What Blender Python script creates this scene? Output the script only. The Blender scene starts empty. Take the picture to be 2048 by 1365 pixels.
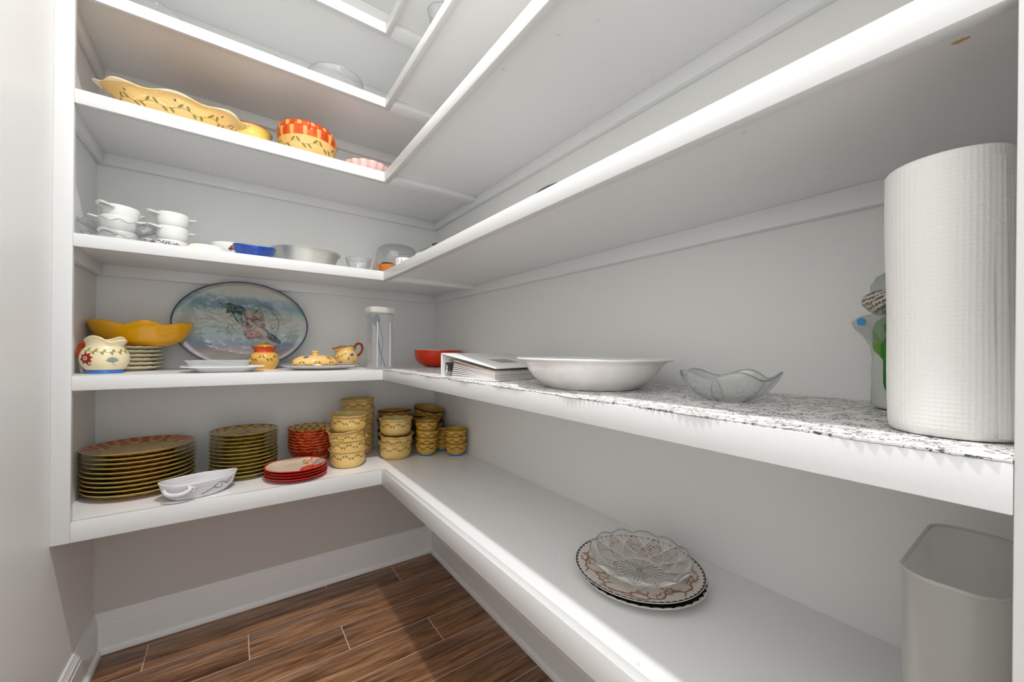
import bpy, bmesh, math, random
from mathutils import Vector, Matrix, noise
random.seed(7)
PI = math.pi
scene = bpy.context.scene
COL = scene.collection

# ------------------------------------------------------------------ camera
CAM = Vector((-0.8785, -1.9486, 1.0733))
YAW, ROLL, FPX, PY = math.radians(35.4618), math.radians(0.5565), 781.05, 701.42
cam_data = bpy.data.cameras.new('camera')
cam = bpy.data.objects.new('camera', cam_data)
COL.objects.link(cam)
_R = Vector((math.cos(YAW), -math.sin(YAW), 0)); _F = Vector((math.sin(YAW), math.cos(YAW), 0)); _U = Vector((0, 0, 1))
_Rc = _R * math.cos(ROLL) + _U * math.sin(ROLL); _Uc = _U * math.cos(ROLL) - _R * math.sin(ROLL)
cam.matrix_world = Matrix(((_Rc.x, _Uc.x, -_F.x, CAM.x), (_Rc.y, _Uc.y, -_F.y, CAM.y), (_Rc.z, _Uc.z, -_F.z, CAM.z), (0, 0, 0, 1)))
cam_data.sensor_width = 36.0
cam_data.lens = FPX / 2048 * 36.0
cam_data.shift_y = (PY - 682.5) / 2048
cam_data.clip_start = 0.01
scene.camera = cam

# ------------------------------------------------------------------ world, light, exposure
world = bpy.data.worlds.new('world'); scene.world = world; world.use_nodes = True
world.node_tree.nodes['Background'].inputs[0].default_value = (0.97, 0.985, 1.0, 1)
world.node_tree.nodes['Background'].inputs[1].default_value = 1.35
scene.view_settings.view_transform = 'Standard'
scene.view_settings.look = 'None'
scene.view_settings.gamma = 1
scene.view_settings.use_curve_mapping = False
scene.view_settings.exposure = 0.26
LAMP_POS = (-0.66, -1.45, 2.70)
LAMP_W = 21.5

# ------------------------------------------------------------------ room dimensions
W, D1, D2 = 1.27, 0.4098, 0.4036
YEND = -1.929                       # end of the shelves on the right wall
YF = -1.966                         # inner face of the front wall
CEIL = 2.74
T = [2.352, 2.057, 1.768, 1.379, 0.9925, 0.5988]     # shelf tops, top to bottom
B = [2.312, 2.022, 1.729, 1.343, 0.953, 0.5437]      # lower edges of the nosings
S0, S1, S2, S3, S4, S5 = T

# ------------------------------------------------------------------ node helpers
def lin(c):
    c = c / 255.0
    return c / 12.92 if c <= 0.04045 else ((c + 0.055) / 1.055) ** 2.4
def rgb(r, g, b): return (lin(r), lin(g), lin(b), 1.0)

class X:
    """A float socket with operators that build Math nodes."""
    nt = None
    def __init__(s, sock): s.s = sock
    @staticmethod
    def m(op, *a, clamp=False):
        n = X.nt.nodes.new('ShaderNodeMath'); n.operation = op; n.use_clamp = clamp
        for i, v in enumerate(a):
            if isinstance(v, X): X.nt.links.new(v.s, n.inputs[i])
            else: n.inputs[i].default_value = v
        return X(n.outputs[0])
    def __add__(s, o): return X.m('ADD', s, o)
    __radd__ = __add__
    def __sub__(s, o): return X.m('SUBTRACT', s, o)
    def __rsub__(s, o): return X.m('SUBTRACT', o, s)
    def __mul__(s, o): return X.m('MULTIPLY', s, o)
    __rmul__ = __mul__
    def __truediv__(s, o): return X.m('DIVIDE', s, o)
    def lt(s, o): return X.m('LESS_THAN', s, o)
    def gt(s, o): return X.m('GREATER_THAN', s, o)
    def sin(s): return X.m('SINE', s)
    def abs(s): return X.m('ABSOLUTE', s)
    def fract(s): return X.m('FRACT', s)
    def max(s, o): return X.m('MAXIMUM', s, o)
    def min(s, o): return X.m('MINIMUM', s, o)
    def floor(s): return X.m('FLOOR', s)
    def sqrt(s): return X.m('SQRT', s)

class Mat:
    def __init__(s, name, color=(.8, .8, .8, 1), rough=.4, spec=.5, **kw):
        s.m = bpy.data.materials.new(name); s.m.use_nodes = True
        s.nt = s.m.node_tree; s.b = s.nt.nodes['Principled BSDF']
        s.b.inputs['Base Color'].default_value = color
        s.b.inputs['Roughness'].default_value = rough
        s.b.inputs['Specular IOR Level'].default_value = spec
        for k, v in kw.items(): s.b.inputs[k].default_value = v
        X.nt = s.nt
        s.cur = color
    def node(s, t, **kw):
        n = s.nt.nodes.new(t)
        for k, v in kw.items(): setattr(n, k, v)
        return n
    def link(s, a, b): s.nt.links.new(a.s if isinstance(a, X) else a, b)
    def coords(s, kind='Object'):
        X.nt = s.nt
        tc = s.node('ShaderNodeTexCoord'); s.vec = tc.outputs[kind]
        sp = s.node('ShaderNodeSeparateXYZ'); s.link(s.vec, sp.inputs[0])
        s.x, s.y, s.z = X(sp.outputs[0]), X(sp.outputs[1]), X(sp.outputs[2])
        return s
    def polar(s):
        s.r = (s.x * s.x + s.y * s.y).sqrt()
        s.th = X.m('ARCTAN2', s.y, s.x)
        return s
    def noise(s, scale, detail=3, rough=.55, vec=None, scl=None, dist=0, w=None):
        n = s.node('ShaderNodeTexNoise')
        n.inputs['Scale'].default_value = scale; n.inputs['Detail'].default_value = detail
        n.inputs['Roughness'].default_value = rough; n.inputs['Distortion'].default_value = dist
        v = vec if vec is not None else s.vec
        if scl:
            mp = s.node('ShaderNodeMapping'); mp.inputs['Scale'].default_value = scl
            s.link(v, mp.inputs[0]); v = mp.outputs[0]
        if w is not None:
            n.noise_dimensions = '4D'; s.link(w, n.inputs['W'])
        s.link(v, n.inputs['Vector'])
        return X(n.outputs[0])
    def mix(s, mask, col):
        """lay a colour over the current one where mask is 1"""
        n = s.node('ShaderNodeMix', data_type='RGBA')
        if isinstance(mask, X): s.link(mask, n.inputs[0])
        else: n.inputs[0].default_value = mask
        for v, i in ((s.cur, 6), (col, 7)):
            if isinstance(v, tuple): n.inputs[i].default_value = v
            else: s.link(v, n.inputs[i])
        s.cur = n.outputs[2]; return s
    def ramp(s, fac, stops):
        n = s.node('ShaderNodeValToRGB'); e = n.color_ramp.elements
        while len(e) < len(stops): e.new(0.5)
        for el, (p, c) in zip(e, stops): el.position = p; el.color = c
        s.link(fac, n.inputs[0]); return n.outputs[0]
    def bump(s, h, strength=.2, dist=.002):
        n = s.node('ShaderNodeBump'); n.inputs['Strength'].default_value = strength; n.inputs['Distance'].default_value = dist
        s.link(h, n.inputs['Height']); s.link(n.outputs[0], s.b.inputs['Normal']); return s
    def done(s):
        if not isinstance(s.cur, tuple): s.link(s.cur, s.b.inputs['Base Color'])
        else: s.b.inputs['Base Color'].default_value = s.cur
        return s.m

def vine(M, u, v, n, per, v0, amp=.0035, leaf=.0075, wid=.0030, green=rgb(92, 98, 34), stem=.0007):
    """painted vine: u = angle/(2 pi), n repeats, per = metres per repeat, v = metres across"""
    a = (u * n).fract()
    st = ((v - v0 - (a * (2 * PI)).sin() * amp).abs()).lt(stem)
    mask = st
    for (ac, dv, rot) in ((.16, amp + leaf * .55, .75), (.40, amp * .4 + leaf * .75, 2.2), (.66, -amp - leaf * .55, 2.45), (.90, -amp * .4 - leaf * .7, -.85)):
        du = (a - ac) * per; dz = v - (v0 + dv)
        c, sn = math.cos(rot), math.sin(rot)
        p = du * c + dz * sn; q = dz * c - du * sn
        mask = mask.max(((p * (1 / leaf)) * (p * (1 / leaf)) + (q * (1 / wid)) * (q * (1 / wid))).lt(1.0))
    M.mix(mask * .85, green)

# ------------------------------------------------------------------ mesh helpers
def tag(o, label=None, cat=None, group=None, kind=None):
    if label: o['label'] = label
    if cat: o['category'] = cat
    if group: o['group'] = group
    if kind: o['kind'] = kind
    return o
def obj(name, verts, faces, mat, parent=None, loc=(0, 0, 0), rot=(0, 0, 0), smooth=True, ang=35, midx=None):
    me = bpy.data.meshes.new(name)
    me.from_pydata([tuple(v) for v in verts], [], faces)
    for m in (mat if isinstance(mat, (list, tuple)) else [mat]): me.materials.append(m)
    if midx:
        me.polygons.foreach_set('material_index', midx)
    me.polygons.foreach_set('use_smooth', [smooth] * len(faces))
    me.update()
    if smooth and ang < 180: me.set_sharp_from_angle(angle=math.radians(ang))
    o = bpy.data.objects.new(name, me); COL.objects.link(o)
    o.location = loc; o.rotation_euler = rot
    if parent: o.parent = parent
    return o
def empty(name, loc=(0, 0, 0), rot=(0, 0, 0)):
    o = bpy.data.objects.new(name, None); COL.objects.link(o); o.empty_display_size = .02
    o.location = loc; o.rotation_euler = rot
    return o
def dup(o, loc=None, rot=None, parent=None):
    c = o.copy(); COL.objects.link(c)
    if parent: c.parent = parent
    if loc is not None: c.location = loc
    if rot is not None: c.rotation_euler = rot
    for ch in o.children: dup(ch, parent=c)
    return c
def boxgeo(x0, x1, y0, y1, z0, z1, bev=0.0):
    bm = bmesh.new()
    vs = [bm.verts.new((x, y, z)) for x in (x0, x1) for y in (y0, y1) for z in (z0, z1)]
    for f in ((0, 1, 3, 2), (4, 6, 7, 5), (0, 4, 5, 1), (2, 3, 7, 6), (0, 2, 6, 4), (1, 5, 7, 3)): bm.faces.new([vs[i] for i in f])
    if bev: bmesh.ops.bevel(bm, geom=list(bm.edges), offset=bev, segments=2, affect='EDGES', profile=.5)
    bm.normal_update()
    v = [tuple(p.co) for p in bm.verts]; bm.verts.index_update()
    f = [[p.index for p in q.verts] for q in bm.faces]
    bm.free(); return v, f
def box(name, x0, x1, y0, y1, z0, z1, mat, parent=None, bev=0.0, **k):
    v, f = boxgeo(x0, x1, y0, y1, z0, z1, bev)
    return obj(name, v, f, mat, parent, **k)
class G:
    """collects geometry for one mesh"""
    def __init__(s): s.v = []; s.f = []; s.mi = []
    def add(s, v, f, mi=0):
        o = len(s.v); s.v += [tuple(p) for p in v]; s.f += [[i + o for i in q] for q in f]; s.mi += [mi] * len(f); return s
    def box(s, *a, bev=0, mi=0):
        v, f = boxgeo(*a, bev); return s.add(v, f, mi)
    def tube(s, pts, rad, n=8, mi=0, closed=False, flat=1.0):
        pts = [Vector(p) for p in pts]; N = len(pts); v = []; f = []
        up = Vector((0, 0, 1)); prev = None
        for i, p in enumerate(pts):
            d = (pts[(i + 1) % N] - pts[i - 1]) if (closed or 0 < i < N - 1) else (pts[1] - pts[0] if i == 0 else pts[-1] - pts[-2])
            d.normalize()
            if prev is None:
                a = d.cross(up)
                if a.length < .1: a = d.cross(Vector((1, 0, 0)))
            else: a = prev - d * prev.dot(d)
            a.normalize(); prev = a; b = d.cross(a)
            r = rad(i / (N - 1)) if callable(rad) else rad
            for k in range(n):
                t = 2 * PI * k / n; v.append(p + a * (math.cos(t) * r) + b * (math.sin(t) * r * flat))
        for i in range(N if closed else N - 1):
            j = (i + 1) % N
            for k in range(n): f.append([i * n + k, i * n + (k + 1) % n, j * n + (k + 1) % n, j * n + k])
        if not closed: f.append(list(range(n))[::-1]); f.append([(N - 1) * n + k for k in range(n)])
        return s.add(v, f, mi)
    def lathe(s, prof, n=48, mod=None, mi=None):
        """prof: list of (r, z) from bottom centre outwards, up and back down the inside"""
        v = []; f = []; m = []; rows = []
        P = len(prof)
        for i, (r, z) in enumerate(prof):
            if r < 1e-6:
                rows.append([len(v)]); p = (0, 0, z)
                v.append(mod(0, 0, z, i / (P - 1)) if mod else p)
            else:
                row = []
                for k in range(n):
                    t = 2 * PI * k / n; row.append(len(v))
                    v.append(mod(t, r, z, i / (P - 1)) if mod else (r * math.cos(t), r * math.sin(t), z))
                rows.append(row)
        for i in range(P - 1):
            a, b = rows[i], rows[i + 1]; q = mi[i] if mi else 0
            for k in range(n):
                k2 = (k + 1) % n
                if len(a) == 1 and len(b) == 1: continue
                if len(a) == 1: f.append([a[0], b[k2], b[k]])
                elif len(b) == 1: f.append([a[k], a[k2], b[0]])
                else: f.append([a[k], a[k2], b[k2], b[k]])
                m.append(q)
        o = len(s.v); s.v += v; s.f += [[i + o for i in q] for q in f]; s.mi += m; return s
    def obj(s, name, mat, parent=None, **k):
        return obj(name, s.v, s.f, mat, parent, midx=s.mi if isinstance(mat, (list, tuple)) else None, **k)
def pol(t, r, z): return (r * math.cos(t), r * math.sin(t), z)
def smoothstep(a, b, x):
    t = max(0, min(1, (x - a) / (b - a))); return t * t * (3 - 2 * t)
def catmull(pts, n):
    out = []
    for i in range(len(pts) - 1):
        p0, p1, p2, p3 = [Vector(pts[max(0, min(len(pts) - 1, j))]) for j in (i - 1, i, i + 1, i + 2)]
        for k in range(n):
            t = k / n
            out.append(.5 * ((2 * p1) + (-p0 + p2) * t + (2 * p0 - 5 * p1 + 4 * p2 - p3) * t * t + (-p0 + 3 * p1 - 3 * p2 + p3) * t ** 3))
    out.append(Vector(pts[-1])); return out
def curve_prof(pts, n=4): return [(p.x, p.y) for p in catmull([Vector((a, b)) for a, b in pts], n)]

# ------------------------------------------------------------------ surface materials
def wallpaint(name, col, rough, bscale=350, bs=.05):
    M = Mat(name, col, rough).coords()
    n = M.noise(bscale, 2); M.bump(n, bs, .001); return M.done()
M_wall = wallpaint('wall_paint', rgb(241, 241, 239), .45)
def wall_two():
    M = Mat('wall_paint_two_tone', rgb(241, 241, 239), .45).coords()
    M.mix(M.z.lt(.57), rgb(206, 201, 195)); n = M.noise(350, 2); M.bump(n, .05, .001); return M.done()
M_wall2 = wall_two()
M_ceil = wallpaint('ceiling_paint', rgb(240, 240, 238), .7)
def shelf_paint(name, col, stain=False):
    M = Mat(name, col, .3).coords()
    sp = M.noise(26, 4, .7); M.mix(X.m('MULTIPLY', sp.gt(.71), .25), rgb(150, 146, 138))
    if stain:
        d = ((M.x + .341) * (1 / .0035)) * ((M.x + .341) * (1 / .0035)) + ((M.y + 1.8935) * (1 / .0062)) * ((M.y + 1.8935) * (1 / .0062))
        w = M.noise(260, 3); M.mix((d + (w - .5) * 2.6).lt(.8) * .85, rgb(196, 150, 58))
    n = M.noise(60, 2, scl=(1, 8, 1)); M.bump(n, .03, .001); return M.done()
M_shelf = shelf_paint('shelf_paint', rgb(241, 241, 240))
M_shelf_stain = shelf_paint('shelf_paint_stained', rgb(241, 241, 240), True)
M_trim = wallpaint('trim_paint', rgb(221, 221, 220), .28, 120, .02)
M_base = wallpaint('baseboard_paint', rgb(240, 240, 239), .28, 120, .02)

def wood_floor():
    M = Mat('wood_look_tile', rough=.32).coords()
    oi = M.node('ShaderNodeObjectInfo'); rnd = X(oi.outputs['Random']) * 37.0
    g = M.noise(9, 6, .62, scl=(.45, 6, 1), dist=.8, w=rnd)
    fine = M.noise(60, 4, .7, scl=(.35, 10, 1), w=rnd)
    big = M.noise(3.0, 2, .5, scl=(.6, 3, 1), w=rnd)
    M.cur = M.ramp(g * .62 + fine * .22 + big * .16, [(.36, rgb(60, 38, 26)), (.45, rgb(110, 76, 52)), (.53, rgb(150, 108, 76)), (.66, rgb(196, 152, 114))])
    M.bump(fine, .06, .001); return M.done()
M_wood = wood_floor()
M_grout = Mat('grout', rgb(214, 192, 172), .8).done()

# ------------------------------------------------------------------ room shell
def struct(o): return tag(o, kind='structure')
YB = -2.5          # the hall floor seen through the doorway ends here
fl = struct(box('floor', -W - .1, .1, YB, .1, -.06, -.0010, M_grout))
PITCH, ROW0, LEN, STEP = .1462, -.0457, .882, .294
k = -1; nrow = 0
while True:
    y1 = ROW0 - PITCH * k; y0 = y1 - PITCH
    if y1 < YB: break
    y1c = min(y1, -.0005)
    x = -.238 + STEP * ((k) % 3)
    x -= LEN * 3
    while x < 0:
        xa, xb = max(x, -W + .001), min(x + LEN, -.001)
        if xb - xa > .02:
            cx, cy = (xa + xb) / 2, (y0 + y1c) / 2
            hx, hy = (xb - xa) / 2 - .0017, (y1c - y0) / 2 - .0017
            box('plank', -hx, hx, -hy, hy, -.0010, 0, M_wood, fl, bev=.0004, loc=(cx, cy, 0))
        x += LEN
    k += 1
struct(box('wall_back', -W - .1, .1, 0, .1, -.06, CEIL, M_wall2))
struct(box('wall_left', -W - .1, -W, YB, 0, -.06, CEIL, M_wall))
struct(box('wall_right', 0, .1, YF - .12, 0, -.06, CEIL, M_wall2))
g = G()
g.box(-D2, 0, YF - .12, YF, -.06, CEIL)
g.box(-W, -D2, YF - .12, YF, 2.13, CEIL)
struct(g.obj('wall_front', M_wall))
struct(box('ceiling', -W - .1, .1, YF - .12, .1, CEIL, CEIL + .08, M_ceil))
# face-frame stiles
struct(box('trim_1', -W, -W + .0373, -D1, -D1 + .019, B[5], CEIL, M_trim, bev=.0012))
struct(box('trim_2', -D2, -D2 + .019, YF, YEND, B[5], CEIL, M_trim, bev=.0012))
# baseboards: profile (distance from wall, height), swept along the wall
BP = [(0, 0), (.0257, 0), (.0257, .006), (.0235, .013), (.0185, .0185), (.0150, .020), (.0150, .098), (.0128, .1005), (.0128, .115), (.0095, .1185), (.0095, .124), (.0070, .127), (.0070, .134), (.004, .138), (0, .138)]
def baseboard(name, p0, p1, nrm):
    v = []; n = len(BP); d = (Vector(p1) - Vector(p0)).normalized()
    for p, sgn in ((Vector(p0), 1), (Vector(p1), -1)):
        for a, z in BP: v.append(p + Vector(nrm) * a + Vector((0, 0, z)))
    f = [[i, (i + 1) % n, n + (i + 1) % n, n + i] for i in range(n)] + [list(range(n))[::-1], [n + i for i in range(n)]]
    struct(obj(name, v, f, M_base, ang=20))
baseboard('baseboard_back', (-W, 0, 0), (0, 0, 0), (0, -1, 0))
baseboard('baseboard_left', (-W, YF, 0), (-W, 0, 0), (1, 0, 0))
baseboard('baseboard_right', (0, 0, 0), (0, YF, 0), (-1, 0, 0))

# ------------------------------------------------------------------ shelves
SH_LABEL = ['highest white corner shelf, empty, just under the ceiling',
            'white corner shelf holding only clear glassware, second from the ceiling',
            'white corner shelf holding the long yellow platter and orange-checked bowls',
            'white corner shelf holding white lug bowls and a grey metal pan',
            'white corner shelf with patterned paper liner and paper towel roll',
            'lowest white corner shelf, holding stacks of plates and yellow bowls']
def make_shelf(i):
    t, b = T[i], B[i]; th = .019
    e = empty('corner_shelf', (0, 0, 0)); tag(e, SH_LABEL[i], 'shelf', 'built-in corner shelves')
    ms = M_shelf_stain if i == 3 else M_shelf
    box('shelf_board', -W + .0005, -.0005, -D1 + .019, -.0005, t - th, t, M_shelf, e)
    box('shelf_board', -D2 + .019, -.0005, YF + .001, -D1 + .019, t - th, t, ms, e)
    box('nosing', -W + .0373, -D2 + .019, -D1, -D1 + .0195, b, t, M_trim, e, bev=.0015)
    box('nosing', -D2, -D2 + .0195, YEND, -D1 + .001, b, t, M_trim, e, bev=.0015)
    zc0, zc1 = t - th - .040, t - th
    if i < 5:
        box('cleat', -W + .0005, -.0005, -.0195, -.0005, zc0, zc1, M_shelf, e, bev=.001)
        box('cleat', -W + .0005, -W + .0195, -D1 + .02, -.02, zc0, zc1, M_shelf, e, bev=.001)
        box('cleat', -.0195, -.0005, YF + .001, -.02, zc0, zc1, M_shelf, e, bev=.001)
    if i < 4:
        box('batten', -D2 + .02, -.02, -D1 - .045, -D1 + .015, zc1 - .019, zc1, M_shelf, e, bev=.001)
for i in range(6): make_shelf(i)

# ------------------------------------------------------------------ ceiling lamp
lamp = empty('ceiling_downlight', (LAMP_POS[0], LAMP_POS[1], CEIL)); tag(lamp, 'round white recessed downlight in the pantry ceiling', 'lamp')
g = G(); g.lathe([(.062, -.040), (.066, -.042), (.090, -.010), (.092, -.0005), (.062, -.0005), (.062, -.040)], 48); g.obj('trim_ring', M_trim, lamp)
M_lens = Mat('lamp_lens', (1, 1, 1, 1), .5); M_lens.b.inputs['Emission Color'].default_value = (1, .96, .9, 1); M_lens.b.inputs['Emission Strength'].default_value = 6.0
g = G(); g.lathe([(0, -.022), (.058, -.022), (.0615, -.020), (.0615, -.016), (0, -.016)], 48); g.obj('lens', M_lens.done(), lamp)
ld = bpy.data.lights.new('lamp_light', 'AREA'); ld.shape = 'DISK'; ld.size = .075; ld.energy = LAMP_W; ld.color = (1, .992, .985)
lo = bpy.data.objects.new('lamp_light', ld); COL.objects.link(lo); lo.location = (0, 0, -.0445); lo.parent = lamp

# ------------------------------------------------------------------ object materials
def plain(name, col, rough=.2, **k): return Mat(name, col, rough, **k).done()
CREAM = rgb(232, 196, 122); YEL = rgb(226, 178, 78); AMBER = rgb(190, 130, 42); RUST = rgb(178, 62, 22); GREEN = rgb(92, 98, 34)
M_white = plain('white_glaze', rgb(238, 238, 235), .12)
M_whitewarm = plain('cream_glaze', rgb(240, 234, 214), .15)
M_cream_in = plain('cream_yellow_inside', rgb(222, 198, 124), .15)
M_amber_in = plain('amber_inside', rgb(196, 146, 60), .15)
M_yel_in = plain('yellow_inside', rgb(214, 172, 40), .15)
M_blue = plain('blue_glaze', rgb(58, 118, 196), .15)
M_rust = plain('rust_glaze', RUST, .15)
M_metal = plain('brushed_metal', rgb(190, 190, 186), .32, Metallic=1.0)
M_darkmetal = plain('dark_metal', rgb(98, 98, 94), .35, Metallic=1.0)
M_black = plain('black_enamel', rgb(24, 24, 26), .3)

def glass(name, tint=(1, 1, 1, 1), rough=.02, body=.06, bodycol=rgb(235, 240, 238), gloss=.45):
    """thin clear glass wall: mostly transparent, fresnel gloss, a little body colour"""
    M = Mat(name); nt = M.nt; nt.nodes.remove(M.b)
    out = nt.nodes['Material Output']
    tr = M.node('ShaderNodeBsdfTransparent'); tr.inputs[0].default_value = tint
    gl = M.node('ShaderNodeBsdfGlossy'); gl.inputs['Roughness'].default_value = rough
    df = M.node('ShaderNodeBsdfDiffuse'); df.inputs[0].default_value = bodycol
    lw = M.node('ShaderNodeLayerWeight'); lw.inputs[0].default_value = .35
    m1 = M.node('ShaderNodeMixShader'); m1.inputs[0].default_value = body
    m2 = M.node('ShaderNodeMixShader')
    fr = X.m('ADD', X.m('MULTIPLY', X(lw.outputs['Facing']), gloss), .03)
    M.link(tr.outputs[0], m1.inputs[1]); M.link(df.outputs[0], m1.inputs[2])
    M.link(fr, m2.inputs[0]); M.link(m1.outputs[0], m2.inputs[1]); M.link(gl.outputs[0], m2.inputs[2])
    M.link(m2.outputs[0], out.inputs[0]); return M.m
M_glass = glass('clear_glass', (.975, .982, .98, 1), .02, .035)
M_glassrim = glass('glass_edge', (.72, .76, .75, 1), .03, .25, rgb(214, 220, 218))
def milky(name, col, trans, rough=.25):
    M = Mat(name); nt = M.nt; nt.nodes.remove(M.b); out = nt.nodes['Material Output']
    tr = M.node('ShaderNodeBsdfTransparent'); tr.inputs[0].default_value = (.96, .97, .97, 1)
    df = M.node('ShaderNodeBsdfDiffuse'); df.inputs[0].default_value = col
    tl = M.node('ShaderNodeBsdfTranslucent'); tl.inputs[0].default_value = col
    gl = M.node('ShaderNodeBsdfGlossy'); gl.inputs['Roughness'].default_value = rough
    lw = M.node('ShaderNodeLayerWeight'); lw.inputs[0].default_value = .3
    a = M.node('ShaderNodeMixShader'); a.inputs[0].default_value = .5; M.link(df.outputs[0], a.inputs[1]); M.link(tl.outputs[0], a.inputs[2])
    b = M.node('ShaderNodeMixShader'); b.inputs[0].default_value = trans; M.link(a.outputs[0], b.inputs[1]); M.link(tr.outputs[0], b.inputs[2])
    c = M.node('ShaderNodeMixShader'); M.link(X.m('ADD', X.m('MULTIPLY', X(lw.outputs['Facing']), .25), .03), c.inputs[0]); M.link(b.outputs[0], c.inputs[1]); M.link(gl.outputs[0], c.inputs[2])
    M.link(c.outputs[0], out.inputs[0]); return M.m
M_milky = milky('translucent_plastic', rgb(246, 244, 240), .56, .3)
M_milkyrim = milky('translucent_plastic_edge', rgb(240, 238, 234), .1, .2)
M_clearplastic = milky('clear_plastic', rgb(240, 243, 248), .62, .12)
M_canister = milky('canister_plastic', rgb(244, 245, 247), .84, .12)
M_bagfilm = milky('plastic_film', rgb(205, 212, 205), .62, .1)

def streaky(M, col2, amt=.5, scl=(3, 3, 22), scale=14):
    n = M.noise(scale, 3, .5, scl=scl); M.mix(X.m('MULTIPLY', X.m('SUBTRACT', n, .38, clamp=True), amt * 3, clamp=True), col2)

ORD = ['topmost', 'second from the top', 'third from the top', 'fourth from the top', 'fifth from the top', 'sixth from the top', 'seventh from the top', 'eighth from the top', 'ninth from the top', 'tenth from the top', 'eleventh from the top', 'twelfth from the top']
def pos_in(i, n): return 'topmost' if i == 0 else ('at the bottom' if i == n - 1 else ORD[i])
def stack(proto, n, x, y, z0, dz, label, group, jit=.002, tilts=None, rotz=None, offs=None):
    """proto is the lowest; label contains {} for the place in the stack"""
    for k in range(n):
        o = proto if k == 0 else dup(proto)
        jx, jy = (random.uniform(-jit, jit), random.uniform(-jit, jit)) if k else (0, 0)
        if offs and offs[k]: jx, jy = offs[k][:2]
        zz = dz[k] if isinstance(dz, (list, tuple)) else dz * k
        o.location = (x + jx, y + jy, z0 + zz)
        tx, ty = (tilts[k] if tilts else (0, 0))
        o.rotation_euler = (tx, ty, (random.uniform(0, 6.28) if rotz is None else rotz[k] if isinstance(rotz, (list, tuple)) else rotz))
        o['label'] = label.format(pos_in(n - 1 - k, n)); o['group'] = group
# ================================================================== lowest shelf
# ---- dinner plates
def plate_prof(r, h, rf, th=.005, lip=.6):
    return curve_prof([(0, .003), (rf * .9, .003)], 1) + [(rf * .93, 0), (rf, 0), (rf * 1.03, .003)] + \
        [(rf * 1.03 + (r - rf * 1.03) * t, .003 + (h - .003 - th * .4) * (lip * t + (1 - lip) * t * t)) for t in (.2, .4, .6, .8, .96)] + \
        [(r, h - th * .1), (r - .001, h), (r - .004, h)] + \
        [(rf * 1.03 + (r - rf * 1.03) * t, .003 + th + (h - .003 - th) * (lip * t + (1 - lip) * t * t)) for t in (.8, .6, .4, .2)] + [(rf * 1.0, .003 + th * .8), (rf * .8, .003 + th * .6), (0, .003 + th * .6)]
def dinner_mat():
    M = Mat('dinner_plate_glaze', rgb(205, 162, 70), .14).coords().polar()
    R = .142; u = M.th * (1 / (2 * PI)) + .5
    band = M.r.gt(R * .80); chk = ((u * 26).fract() - .5).abs().lt(.30)
    n = M.noise(22, 3); up = M.z.gt(.0085)
    M.mix(band * up, rgb(214, 140, 78)); M.mix(band * (chk * .75 + .25) * up, rgb(178, 82, 40)); M.mix(band * n.gt(.56) * .3 * up, rgb(214, 130, 66))
    vine(M, u, M.r, 13, .045, R * .68, .004, .0105, .0042, stem=.0011)
    M.mix((M.r - .06).abs().lt(.0015) * .25, rgb(150, 110, 40))
    M.mix(M.r.gt(R * .978), rgb(172, 168, 84))
    M.mix(M.z.lt(.0085) * M.r.gt(.05), rgb(198, 158, 52)); M.mix(M.r.gt(R * .97) * .85, rgb(178, 178, 96))
    return M.done()
o = G().lathe(plate_prof(.142, .0245, .088, .0055), 72).obj('dinner_plate', dinner_mat()); tag(o, cat='plate')
stack(o, 10, -1.1265, -.165, S5, .0139, 'dinner plate with green edge, {}, in tall stack against left wall', 'dinner plate stack', jit=.0016)
# ---- salad plates
def salad_mat():
    M = Mat('salad_plate_glaze', rgb(206, 178, 92), .14).coords().polar()
    R = .109; u = M.th * (1 / (2 * PI)) + .5
    M.mix(M.r.gt(R * .90) * .7, rgb(206, 150, 92)); M.mix((M.r - R * .96).abs().lt(.0014), rgb(120, 58, 24))
    vine(M, u, M.r, 15, .036, R * .84, .003, .0078, .0032, stem=.001)
    for k in range(5):
        a = .7 + k * 1.256; cx, cy = .021 * math.cos(a) - .004, .021 * math.sin(a) - .004
        c, s = math.cos(a), math.sin(a); p = (M.x - cx) * c + (M.y - cy) * s; q = (M.y - cy) * c - (M.x - cx) * s
        M.mix(((p * 50) * (p * 50) + (q * 105) * (q * 105)).lt(1) * .9, rgb(112, 48, 22))
    for (cx, cy, a, col) in ((-.045, .012, .4, rgb(84, 80, 34)), (-.04, -.02, 2.0, rgb(84, 80, 34)), (.03, .035, .9, rgb(84, 80, 34)), (.048, -.002, 2.6, rgb(84, 80, 34)), (.042, -.03, .2, rgb(70, 72, 92)), (.02, -.045, 1.2, rgb(84, 80, 34))):
        c, s = math.cos(a), math.sin(a); p = (M.x - cx) * c + (M.y - cy) * s; q = (M.y - cy) * c - (M.x - cx) * s
        M.mix(((p * 75) * (p * 75) + (q * 160) * (q * 160)).lt(1) * .9, col)
    M.mix(M.z.lt(.0075) * M.r.gt(.045), rgb(186, 158, 58)); M.mix(M.r.gt(R * .982), rgb(176, 166, 84))
    return M.done()
o = G().lathe(plate_prof(.109, .0205, .068, .005), 64).obj('salad_plate', salad_mat()); tag(o, cat='plate')
stack(o, 12, -.842, -.166, S5, .01335, 'yellow salad plate, {}, in stack between dinner plates and red bowls', 'salad plate stack', jit=.0016, rotz=[random.uniform(0, 6) for _ in range(11)] + [.6])
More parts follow.
